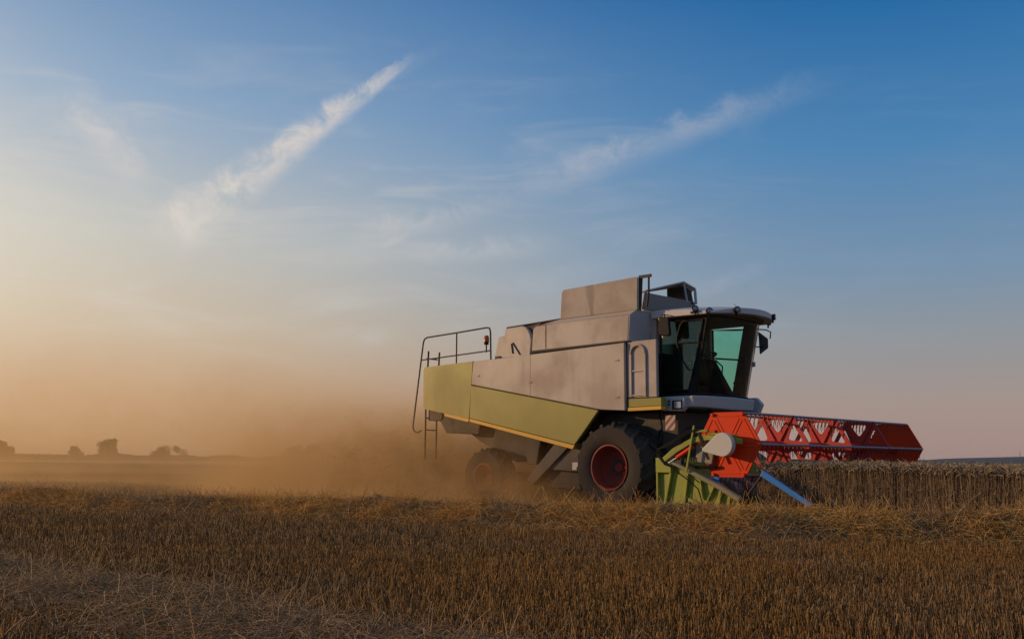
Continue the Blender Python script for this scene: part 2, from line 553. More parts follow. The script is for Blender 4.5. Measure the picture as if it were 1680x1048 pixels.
# sloping shoulder and the slanted front facets
for s_ in (-1, 1):
    MB().hull_quads([(0.34, 1.46 * s_, 3.43), (0.38, 1.46 * s_, 3.97), (0.52, 1.40 * s_, 4.05), (0.66, 0.90 * s_, 4.06), (0.64, 0.88 * s_, 3.43)],
                    [(0.30, 1.40 * s_, 3.43), (0.32, 1.40 * s_, 3.97), (0.40, 1.30 * s_, 4.04), (0.52, 0.80 * s_, 4.05), (0.52, 0.80 * s_, 3.43)]
                    ).build('corner_facet', CABGREY, tk, 0.015)
    MB().hull_quads([(-2.1, 1.45 * s_, 3.965), (0.38, 1.455 * s_, 3.965), (0.52, 1.40 * s_, 4.055), (-1.56, 1.40 * s_, 4.045)],
                    [(-2.1, 1.2 * s_, 3.965), (0.38, 1.2 * s_, 3.965), (0.52, 1.2 * s_, 4.055), (-1.56, 1.2 * s_, 4.045)]).build('shoulder', WHITE, tk, 0.012)
MB().slab([(0.63, -0.93, 2.25), (0.63, 0.93, 2.25), (0.66, 0.93, 4.06), (0.66, -0.93, 4.06)], (-0.1, 0, 0)).build('tank_front', WHITE, tk)
# raised flaps of the tank
fl = MB().slab([(-1.53, -1.39, 4.05), (0.52, -1.39, 4.055), (0.60, -1.47, 4.70), (0.56, -1.475, 4.715), (-1.37, -1.475, 4.665), (-1.42, -1.47, 4.62)], (0, 0.035, 0))
fl.build('tank_flap', FLAPWHITE, tk, 0.012)
MB().slab([(0.53, -1.375, 4.06), (0.575, -1.36, 4.06), (0.66, -1.42, 4.70), (0.605, -1.45, 4.70)], (0, 0.05, 0)).build('flap_edge', DARKMETAL, tk, 0.006)
MB().slab([(-1.53, 1.39, 4.05), (-0.30, 1.39, 4.055), (-0.30, 1.44, 4.40), (-1.37, 1.475, 4.60)], (0, -0.035, 0)).build('tank_flap', RUST, tk, 0.012)
MB().slab([(0.62, -1.36, 4.06), (0.70, -1.36, 4.40), (0.74, 0.42, 4.40), (0.64, 0.42, 4.06)], (-0.03, 0, 0.0)).build('tank_flap', GREY, tk, 0.01)
MB().slab([(-1.53, -1.36, 4.05), (-1.53, 1.36, 4.05), (-1.40, 1.36, 4.55), (-1.40, -1.36, 4.55)], (0.03, 0, 0)).build('tank_flap', RUST, tk, 0.01)
# folded cover leaning over the tank, its inside brown
MB().slab([(0.72, -1.30, 4.43), (0.80, -0.12, 4.745), (0.30, 0.55, 4.80), (-0.9, 0.55, 4.78)], (0, 0.0, 0.028)).build('cover_panel', RUST, tk, 0.006)
MB().slab([(0.80, -0.12, 4.745), (0.83, 0.26, 4.65), (0.30, 0.9, 4.70), (0.30, 0.55, 4.80)], (0, 0, 0.03)).build('cover_panel', CABGREY, tk, 0.006)
fr = MB()
fr.tube([(0.80, -0.12, 4.74), (0.78, 0.03, 4.36)], 0.02, 8)
fr.tube([(0.83, 0.25, 4.65), (0.80, 0.33, 4.34)], 0.03, 8)
fr.tube([(0.72, -1.30, 4.44), (0.80, -0.12, 4.76), (0.83, 0.26, 4.665)], 0.016, 8)
fr.build('cover_frame', CABGREY, tk)
MB().slab([(0.70, 0.03, 4.36), (0.74, 0.33, 4.34), (0.72, 0.28, 4.62), (0.72, 0.0, 4.70)], (-0.5, 0.1, 0)).build('cover_gusset', DARKMETAL, tk)
rod = MB()
rod.box((0.60, -1.44, 4.68), (0.90, -1.40, 4.74))
rod.tube([(0.84, -1.42, 4.70), (0.79, -1.36, 4.38), (0.72, -1.33, 4.10)], 0.022, 8)
rod.build('support_rod', DARKMETAL, tk, 0.004)

# --- hand rail, rear ladder, beacon
rl = MB()
yr = -1.35
P = [(-6.02, yr, 1.74), (-6.15, yr, 1.70), (-6.28, yr, 1.73), (-6.33, yr, 1.84), (-6.29, yr, 2.1), (-6.0, yr, 3.88), (-5.96, yr, 3.97), (-5.86, yr, 4.005), (-4.81, yr, 4.035), (-3.80, yr, 4.07), (-3.71, yr, 4.05), (-3.68, yr, 3.96), (-3.66, yr, 3.30)]
rl.tube(P, 0.020, 8)
rl.tube([(-6.07, yr, 3.46), (-3.67, yr, 3.53)], 0.016, 8)
rl.tube([(-4.81, yr, 4.035), (-4.81, yr, 3.26)], 0.017, 8)
rl.build('hand_rail', DARKMETAL, comb)
ld = MB()
for y in (-1.26, -0.90):
    ld.tube([(-5.97, y, 1.05), (-5.97, y, 2.35), (-5.90, y, 3.68)], 0.022, 8)
    ld.tube([(-5.95, y, 3.25), (-5.6, y, 3.25)], 0.015, 6)
for i in range(7):
    ld.tube([(-5.97, -1.26, 1.76 + 0.29 * i), (-5.97, -0.90, 1.76 + 0.29 * i)], 0.018, 6)
ld.build('rear_ladder', DARKMETAL, comb)
MB().prism([(-5.92, 1.98), (-5.45, 1.98), (-5.40, 2.10), (-5.55, 2.28), (-5.92, 2.28)], -1.22, -0.7).build('ladder_bracket', DARKMETAL, comb, 0.015)
bc = MB().tube([(-3.83, -1.33, 3.50), (-3.83, -1.33, 3.70)], 0.016, 8).tube([(-3.83, -1.33, 3.68), (-3.83, -1.33, 3.74)], 0.055, 12).build('beacon', BLACK, comb)
MB().lathe([(0.0, 0.155), (0.04, 0.148), (0.062, 0.11), (0.066, 0.0), (0.0, 0.0)], 16, 'z', (-3.83, -1.33, 3.742)).build('beacon_lens', AMBER, bc)

# --- belly: chassis, straw outlet, unloading trough, fuel and side boxes
ch = MB()
ch.prism([(-5.2, 1.95), (-4.3, 1.45), (-3.2, 1.0), (1.2, 1.0), (1.2, 2.0), (-1.0, 2.0), (-4.2, 1.95)], -1.0, 1.0)
ch.build('chassis', DARKMETAL, comb, 0.02)
MB().prism([(-5.75, 2.25), (-5.60, 2.05), (-5.30, 1.68), (-4.2, 1.62), (-4.1, 2.0), (-5.0, 2.2)], -1.2, 1.2).build('straw_hood', DARKMETAL, comb, 0.03)
MB().prism([(-2.62, 0.62), (-2.42, 0.50), (-1.42, 1.30), (-1.55, 1.48), (-1.72, 1.46)], -1.28, -1.02).build('return_elevator', BELLY, comb, 0.02)
MB().prism([(-2.0, 0.84), (-1.15, 0.80), (-1.05, 1.40), (-1.6, 1.48), (-1.95, 1.2)], -1.22, -1.0).build('side_box', BELLY, comb, 0.02)
MB().prism([(-2.2, 0.46), (-1.2, 0.42), (-0.95, 0.84), (-2.0, 0.84)], -1.12, 1.0).build('sieve_box', DARKMETAL, comb, 0.02)
MB().box((-1.32, -1.25, 0.84), (-1.14, -1.23, 1.0)).build('data_plate', WHITEPL, comb, 0.004)
MB().prism([(-2.75, 1.62), (-2.62, 0.95), (-2.35, 0.95), (-2.2, 1.55)], -1.24, -1.0).build('side_box', DARKMETAL, comb, 0.02)
MB().prism([(-0.75, 2.08), (-0.62, 2.08), (-0.2, 2.16), (0.5, 2.10), (1.05, 1.95), (1.05, 1.0), (-0.75, 1.0)], -0.86, 0.86).build('axle_housing', DARKMETAL, comb)
MB().tube([(0, -1.4, 0.9), (0, 1.4, 0.9)], 0.16, 16).build('front_axle', DARKMETAL, comb)
MB().tube([(-3.75, -1.2, 0.66), (-3.75, 1.2, 0.66)], 0.11, 12).build('rear_axle', DARKMETAL, comb)
lp = MB()
for k in range(7):
    y = -1.0 + 0.03 * k
    lp.tube([(0.75, y, 2.0), (0.8 + 0.05 * k, y, 1.7), (0.7 + 0.1 * k, y - 0.05, 1.35), (1.1, y, 1.05)], 0.018, 6)
lp.build('hydraulic_hose', BLACK, comb)


# --- wheels
def wheel(name, x, y_out, R_, rw, rim_r, width, side, lugs):
    """Agricultural wheel; y_out is the outer face."""
    yc = y_out - side * width / 2
    hub = MB().lathe([(0.0, 0.07 * side), (0.085, 0.07 * side), (0.10, 0.055 * side), (0.12, -0.12 * side), (0.0, -0.12 * side)], 24, 'y', (x, yc, R_)).build(name, RIMRED, comb)
    h = width / 2
    prof = [(rim_r, -h * 0.80), (rim_r + 0.05, -h * 0.92), (lerp(rim_r, R_, 0.45), -h), (lerp(rim_r, R_, 0.75), -h * 0.97), (R_ - 0.095, -h * 0.86), (R_ - 0.065, -h * 0.6),
            (R_ - 0.055, 0), (R_ - 0.065, h * 0.6), (R_ - 0.095, h * 0.86), (lerp(rim_r, R_, 0.75), h * 0.97), (lerp(rim_r, R_, 0.45), h), (rim_r + 0.05, h * 0.92), (rim_r, h * 0.80)]
    ty = MB().lathe(prof, 72, 'y', (x, yc, R_))
    # chevron lugs, curving round the shoulder
    for half in (-1, 1):
        for k in range(lugs):
            a0 = 6.28318 * (k + (0.5 if half > 0 else 0)) / lugs
            ringA = []
            for j in range(6):
                t = j / 5
                yy = half * h * (-0.04 + 1.0 * t)
                aa = a0 - 0.30 * t ** 0.85 * (1 if True else -1)
                rtop = R_ - 0.0 if t < 0.75 else R_ - 0.012 - 0.07 * (t - 0.75) / 0.25
                rbot = (R_ - 0.075) if t < 0.75 else R_ - 0.13
                wd = (0.032 + 0.016 * t) / R_
                ringA.append([(x + math.cos(aa + sg * wd * wk) * rr, yc + yy, R_ + math.sin(aa + sg * wd * wk) * rr) for sg, rr, wk in ((-1, rbot, 1.3), (-1, rtop, 0.8), (1, rtop, 0.8), (1, rbot, 1.3))])
            vs = [p for q in ringA for p in q]
            fs = [(i * 4 + c, i * 4 + (c + 1) % 4, i * 4 + 4 + (c + 1) % 4, i * 4 + 4 + c) for i in range(5) for c in range(4)]
            fs += [(0, 1, 2, 3), (20, 21, 22, 23)]
            ty.add(vs, fs)
    ty.build('tyre', RUBBER, hub, 0, 35)
    rm = MB().lathe([(rim_r + 0.012, side * h * 0.93), (rim_r - 0.02, side * h * 0.95), (rim_r - 0.035, side * h * 0.80), (rim_r - 0.05, side * h * 0.25), (rim_r - 0.11, side * h * 0.05), (rim_r * 0.55, side * h * 0.0),
                     (rim_r * 0.42, side * h * 0.03), (0.10, side * h * 0.04), (0.0, side * h * 0.04)], 48, 'y', (x, yc, R_))
    rm.lathe([(rim_r + 0.012, -side * h * 0.85), (rim_r - 0.05, -side * h * 0.7), (rim_r - 0.08, side * h * 0.1)], 48, 'y', (x, yc, R_))
    for k in range(8):
        a = 6.28318 * k / 8
        cx, cz = x + 0.16 * math.cos(a), R_ + 0.16 * math.sin(a)
        rm.lathe([(0.0, side * (h * 0.04 + 0.03)), (0.018, side * (h * 0.04 + 0.03)), (0.018, side * h * 0.0)], 6, 'y', (cx, yc, cz))
    rm.build('rim', RIMRED, hub, 0, 30)
    return hub


for side in (-1, 1):
    wheel('front_wheel', 0.03, 1.76 * side, 0.905, 0, 0.445, 0.80, side, 18)
    wheel('rear_wheel', -3.75, 1.50 * side, 0.66, 0, 0.30, 0.50, side, 16)

# --- cab platform and lamp box
pl = MB()
pl.hull_quads([(0.85, -1.10, 2.305), (1.60, -1.10, 2.30), (1.80, -0.92, 2.30), (1.88, 0.0, 2.31), (1.80, 0.92, 2.30), (1.60, 1.10, 2.30), (0.85, 1.10, 2.305)],
              [(0.85, -1.06, 2.09), (1.60, -1.06, 2.08), (1.77, -0.90, 2.07), (1.84, 0.0, 2.05), (1.77, 0.90, 2.07), (1.60, 1.06, 2.08), (0.85, 1.06, 2.09)])
pf = pl.build('cab_platform', CABGREY, comb, 0.03, seg=3)
MB().prism([(0.885, 2.02), (1.38, 2.0), (1.45, 2.085), (1.46, 2.27), (0.885, 2.29)], -1.16, -1.0).build('lamp_box', CABGREY, pf, 0.02, seg=3)
MB().box((1.17, -1.166, 2.035), (1.41, -1.10, 2.215)).build('lamp_recess', BLACK, pf, 0.01)
MB().box((1.215, -1.178, 2.055), (1.385, -1.12, 2.195)).build('headlight', CHROME, pf, 0.012)
for x, z in ((0.985, 2.06), (0.985, 2.12), (1.10, 2.14), (1.10, 2.20)):
    MB().lathe([(0.0, -0.012), (0.020, -0.012), (0.022, 0.02)], 12, 'y', (x, -1.162, z)).build('lamp_button', BLACK, pf)
MB().prism([(0.885, 2.02), (1.38, 2.0), (1.45, 2.085), (1.46, 2.27), (0.885, 2.29)], 1.0, 1.16).build('lamp_box', CABGREY, pf, 0.02)
# walkway rail beyond the cab
MB().slab([(1.1, 1.10, 2.02), (1.75, 1.12, 2.02), (1.82, 1.16, 2.22), (1.70, 1.14, 2.36), (1.1, 1.10, 2.36)], (0, 0.12, 0)).build('side_step', CABGREY, pf, 0.02)
MB().prism([(0.90, 2.06), (1.02, 2.06), (1.02, 2.26), (0.90, 2.26)], -1.32, -1.20).build('step_bracket', BLACK, comb, 0.01)
wb = MB().prism([(1.03, 1.64), (1.26, 1.63), (1.26, 1.93), (1.03, 1.93)], -1.20, -1.18).build('warning_board', WARN, comb)

# --- cab
cab = MB()
cab.box((0.70, -0.98, 2.306), (1.62, 0.98, 2.36))
cab.box((0.70, -0.97, 2.36), (0.76, 0.97, 3.18))
cab.box((0.70, -0.40, 3.18), (0.76, 0.40, 3.84))
cab_o = cab.build('cab', BLACK, comb, 0.01)
XB, XT, ZB, ZT = 1.56, 1.90, 2.34, 3.86
for s_ in (-1, 1):
    # rear post, white outside
    MB().prism([(0.60, 2.28), (0.735, 2.28), (0.735, 3.90), (0.60, 3.92)], 1.05 * s_, 0.94 * s_).build('rear_post', WHITE, cab_o, 0.02)
    wd = 0.10 if s_ < 0 else 0.31
    MB().slab([(XB - wd, 0.965 * s_, ZB), (XB + 0.01, 0.965 * s_, ZB), (XT + 0.01, 0.965 * s_, ZT), (XT - wd, 0.965 * s_, ZT)], (0, -0.07 * s_, 0)).build('front_pillar', BLACK if s_ < 0 else PILLAR, cab_o, 0.012)
    # door: glass, its frame line, lower sill
    fr = MB()
    yd = 0.972 * s_
    outline = [(0.79, 2.42), (1.44, 2.42), (1.62, 3.0), (1.80, 3.78), (1.36, 3.80), (0.79, 3.84)]
    fr.tube([(x, yd, z) for x, z in outline + outline[:1]], 0.022, 6)
    loop = [(1.50, 2.60), (1.30, 2.75), (1.22, 3.20), (1.16, 3.42), (1.20, 3.60), (1.30, 3.84)]
    if s_ < 0:
        fr.tube([(1.84, yd, 3.33), (1.17, yd, 3.36)], 0.014, 6)
        fr.tube([(1.24, yd, 3.18), (1.18, yd, 3.36), (1.19, yd, 3.50), (1.27, yd, 3.72), (1.34, yd, 3.79), (1.80, yd, 3.79)], 0.020, 6)
        fr.tube([(1.66, yd, 2.80), (1.44, yd, 2.82), (1.30, yd, 3.0), (1.24, yd, 3.18)], 0.012, 6)
    fr.build('door_frame', BLACK, cab_o)
    MB().slab([(x, 0.960 * s_, z) for x, z in outline], (0, -0.006 * s_, 0)).build('door_window', GLASS, cab_o, 0, 0)
# right hand door: dark lower kick panel
MB().slab([(0.77, -0.93, 2.38), (1.40, -0.93, 2.38), (1.38, -0.93, 2.95), (1.22, -0.93, 3.10), (0.77, -0.93, 3.20)], (0, 0.03, 0)).build('door_trim', BLACK, cab_o, 0.02)
# bowed windscreen
ws = MB()
N = 14
rows = []
for zi in range(2):
    xb, z = ((XB, ZB), (XT, ZT))[zi]
    ring = []
    for i in range(N + 1):
        y = -0.965 + 1.93 * i / N
        bow = 0.17 * (1 - (y / 0.965) ** 4)
        ring.append((xb + 0.015 + bow, y, z))
    rows.append(ring)
ws.add(rows[0] + rows[1], [(i, i + 1, N + 2 + i, N + 1 + i) for i in range(N)])
wso = ws.build('windscreen', GLASS, cab_o, 0, 60)
for row in rows:
    MB().tube([(p[0] + 0.004, p[1], p[2]) for p in row], 0.02, 6).build('windscreen_seal', BLACK, cab_o)
egm = plain('glass_edge', (0.42, 0.62, 0.55), 0.25)
for s_ in (1,):
    MB().tube([(XB + 0.02, 0.967 * s_, ZB), (XT + 0.02, 0.967 * s_, ZT)], 0.010, 6).build('windscreen_edge', egm, cab_o)
# inner post with the fire-grey liner seen by the right pillar
MB().slab([(1.16, -0.55, 2.36), (1.28, -0.55, 2.36), (1.34, -0.55, 3.12), (1.22, -0.55, 3.12)], (0, 0.05, 0)).build('console_post', GREY, cab_o, 0.015)
MB().box((1.14, -0.62, 2.94), (1.28, -0.56, 3.06)).build('monitor', BLACK, cab_o, 0.01)
MB().box((1.19, -0.628, 2.955), (1.26, -0.621, 3.01)).build('monitor_screen', WHITEPL, cab_o)
# seat, console, steering column and wheel
st = MB()
st.box((0.84, -0.27, 2.62), (1.30, 0.27, 2.78))
st.slab([(0.82, -0.26, 2.78), (0.98, -0.26, 2.78), (0.90, -0.22, 3.36), (0.80, -0.22, 3.36)], (0, 0.5, 0))
st.box((0.98, -0.18, 2.36), (1.18, 0.18, 2.62))
st.box((0.95, -0.42, 2.82), (1.32, -0.32, 2.96))
st.box((0.80, -0.14, 3.36), (0.88, 0.14, 3.56))
st.build('seat', FABRIC, cab_o, 0.04, seg=3)
sc_ = MB()
sc_.hull_quads([(1.36, -0.16, 2.36), (1.36, 0.16, 2.36), (1.80, 0.14, 2.36), (1.80, -0.14, 2.36)], [(1.28, -0.10, 3.08), (1.28, 0.10, 3.08), (1.40, 0.09, 3.10), (1.40, -0.09, 3.10)])
sc_.build('steering_column', BLACK, cab_o, 0.03)
sw = MB()
c0, ax = Vector((1.24, 0, 3.16)), Vector((-0.35, 0, 0.94)).normalized()
u_, v_ = Vector((0.94, 0, 0.35)), Vector((0, 1, 0))
sw.tube([c0 + (u_ * math.cos(6.28318 * k / 28) + v_ * math.sin(6.28318 * k / 28)) * 0.21 for k in range(29)], 0.017, 8, cap=False)
for k in range(3):
    a = 6.28318 * k / 3 + 0.5
    sw.tube([c0, c0 + (u_ * math.cos(a) + v_ * math.sin(a)) * 0.2], 0.014, 6)
sw.build('steering_wheel', BLACK, cab_o)
lv = MB()
lv.tube([(1.40, 0.05, 3.12), (1.78, 0.62, 3.10)], 0.018, 6)
lv.box((1.66, 0.60, 3.04), (1.78, 0.72, 3.16))
lv.tube([(1.72, 0.66, 3.06), (1.64, 0.60, 2.80), (1.56, 0.5, 2.62)], 0.018, 6)
lv.tube([(1.72, 0.68, 3.06), (1.68, 0.66, 2.40)], 0.020, 6)
lv.tube([(1.45, 0.0, 3.08), (1.55, 0.1, 2.95), (1.52, 0.12, 2.72)], 0.016, 6)
lv.build('control_lever', BLACK, cab_o)
# roof
rf = MB()
NX, NY = 12, 12
xs0, xs1 = 0.66, None
top, bot = [], []
for j in range(NY + 1):
    y = -1.12 + 2.24 * j / NY
    q = abs(y) / 1.12
    xf = 2.10 + 0.42 * (1 - q ** 2.4)
    for i in range(NX + 1):
        t = i / NX
        x = lerp(0.66, xf, t)
        crown = 0.085 * (1 - q ** 2)
        zt = 4.06 + crown - 0.13 * t ** 2.4 - 0.03 * (q ** 6)
        zb = 3.885 - 0.02 * t + 0.02 * (1 - q ** 2) * t
        if t > 0.999:
            zb += 0.0
        top.append((x, y, zt))
        bot.append((x, y, zb))
n1 = (NX + 1) * (NY + 1)
fs = []
for j in range(NY):
    for i in range(NX):
        a = j * (NX + 1) + i
        fs.append((a, a + 1, a + NX + 2, a + NX + 1))
        fs.append((n1 + a, n1 + a + NX + 1, n1 + a + NX + 2, n1 + a + 1))
for i in range(NX):
    for j in (0, NY):
        a = j * (NX + 1) + i
        fs.append((a, a + 1, n1 + a + 1, n1 + a))
for j in range(NY):
    for i in (0, NX):
        a = j * (NX + 1) + i
        fs.append((a, a + NX + 1, n1 + a + NX + 1, n1 + a))
rf.add(top + bot, fs)
roof = rf.build('cab_roof', ROOFWHITE, cab_o, 0.025, 50, seg=3)
un = MB()
un.hull_quads([(0.74, -1.0, 3.862), (1.94, -1.0, 3.858), (2.24, -0.5, 3.858), (2.28, 0.0, 3.858), (2.24, 0.5, 3.858), (1.94, 1.0, 3.858), (0.74, 1.0, 3.862)],
              [(0.74, -1.04, 3.886), (1.98, -1.04, 3.88), (2.32, -0.5, 3.88), (2.40, 0.0, 3.88), (2.32, 0.5, 3.88), (1.98, 1.04, 3.88), (0.74, 1.04, 3.886)])
un.build('roof_lining', paint('roof_lining_brown', (0.13, 0.09, 0.065), 0.4, 0.7), cab_o, 0.01)


def work_light(loc, yaw, tilt=0):
    M = Matrix.Translation(loc) @ Matrix.Rotation(R(yaw), 4, 'Z') @ Matrix.Rotation(R(tilt), 4, 'Y')
    b = MB().lathe([(0.0, -0.07), (0.035, -0.07), (0.060, -0.02), (0.066, 0.045), (0.058, 0.045), (0.052, 0.035), (0.0, 0.035)], 20, 'x')
    b.box((-0.02, -0.012, -0.12), (0.01, 0.012, -0.05))
    b.v = [tuple(M @ Vector(p)) for p in b.v]
    b.build('work_light', BLACK, cab_o)
    c = MB().lathe([(0.0, 0.050), (0.030, 0.047), (0.050, 0.040)], 20, 'x')
    c.v = [tuple(M @ Vector(p)) for p in c.v]
    c.build('lamp_lens', LAMPGLASS, cab_o)


work_light((1.74, -1.15, 3.98), -55)
work_light((2.02, -1.10, 3.915), -40)
work_light((2.40, -0.72, 3.945), -20)
work_light((2.42, 0.66, 3.945), 20)
work_light((2.06, 1.10, 3.915), 45)
MB().tube([(2.0, 0.1, 4.05), (1.84, 0.12, 4.22)], 0.004, 5).build('antenna', BLACK, cab_o)
MB().box((1.62, -1.145, 3.90), (1.78, -1.13, 3.94)).build('roof_latch', BLACK, cab_o, 0.005)

# mirrors
mr = MB().prism([(1.00, 3.50), (1.22, 3.47), (1.25, 3.52), (1.22, 3.86), (0.98, 3.88), (0.96, 3.6)], -1.31, -1.24).build('mirror', BLACK, cab_o, 0.03, seg=3)
MB().tube([(1.10, -1.27, 3.84), (1.05, -1.2, 3.93), (0.9, -1.08, 3.95)], 0.014, 6).build('mirror_arm', BLACK, cab_o)
MB().slab([(0.93, -1.25, 3.86), (0.985, -1.27, 3.86), (1.06, -1.27, 3.45), (1.02, -1.25, 3.45)], (0, 0.02, 0)).build('mirror_edge', YELLOW, cab_o, 0.004)
mf = MB().hull_quads([(1.70, 1.30, 3.76), (1.80, 1.46, 3.62), (1.80, 1.46, 3.42), (1.72, 1.30, 3.28)], [(1.74, 1.28, 3.76), (1.86, 1.44, 3.62), (1.86, 1.44, 3.42), (1.76, 1.28, 3.28)])
mf.build('mirror', DARKMETAL, cab_o, 0.012)
am = MB()
am.tube([(1.80, 0.97, 3.78), (1.86, 1.35, 3.80), (1.90, 1.48, 3.76), (1.88, 1.48, 3.62)], 0.014, 6)
am.tube([(1.72, 0.97, 3.42), (1.76, 1.2, 3.43), (1.80, 1.34, 3.46)], 0.014, 6)
am.tube([(1.80, 0.97, 3.78), (1.78, 1.3, 3.6)], 0.008, 6)
am.build('mirror_arm', BLACK, cab_o)
MB().box((1.66, 0.98, 3.00), (1.76, 1.06, 3.10)).build('side_lamp', GREY, cab_o, 0.01)

# ------------------------------------------------------------------ the cutting header and its reel
YH = 3.245
RX, RZ, RR = 3.70, 1.305, 0.611
hd = MB()
hd.prism([(2.36, 0.16), (2.42, 0.16), (2.42, 1.02), (2.36, 1.06)], -YH, YH)
hd.prism([(2.42, 0.16), (3.9, 0.09), (3.98, 0.11), (3.9, 0.125), (3.2, 0.18), (2.95, 0.16), (2.65, 0.20), (2.43, 0.36)], -YH, YH)
hd.prism([(2.24, 0.95), (2.36, 0.95), (2.36, 1.09), (2.24, 1.09)], -YH, YH)
head = hd.build('header', HGREEN, comb, 0.01)
MB().hull_quads([(1.0, -0.7, 1.05), (1.0, 0.7, 1.05), (1.0, 0.7, 1.85), (1.0, -0.7, 1.85)],
                [(2.35, -0.75, 0.25), (2.35, 0.75, 0.25), (2.35, 0.75, 0.98), (2.35, -0.75, 0.98)]).build('feeder_house', DARKMETAL, comb, 0.02)
MB().box((1.55, -0.80, 1.15), (1.80, -0.74, 1.45)).build('feeder_side_cover', GREEN, comb, 0.02)

# cutter bar with its fingers
cb = MB().box((3.93, -YH, 0.095), (4.02, YH, 0.125))
for k in range(84):
    y = -YH + 0.04 + k * 0.0775
    cb.add([(4.02, y - 0.018, 0.095), (4.02, y + 0.018, 0.095), (4.02, y + 0.018, 0.13), (4.02, y - 0.018, 0.13), (4.14, y, 0.105)], [(0, 1, 4), (1, 2, 4), (2, 3, 4), (3, 0, 4)])
cb.build('cutter_bar', STEEL, head)
# intake auger with its two flights
ag = MB().tube([(2.85, -YH + 0.02, 0.50), (2.85, YH - 0.02, 0.50)], 0.19, 20)
for s_ in (-1, 1):
    nst = 150
    vs, fs = [], []
    for k in range(nst):
        t = k / (nst - 1)
        a = s_ * t * 5 * 6.28318
        y = s_ * lerp(YH - 0.05, 0.55, t)
        for r_ in (0.17, 0.31):
            vs.append((2.85 + r_ * math.cos(a), y, 0.50 + r_ * math.sin(a)))
    fs = [(2 * k, 2 * k + 1, 2 * k + 3, 2 * k + 2) for k in range(nst - 1)]
    ag.add(vs, fs)
ago = ag.build('auger', GREY, head)
ago.modifiers.new('thickness', 'SOLIDIFY').thickness = 0.006

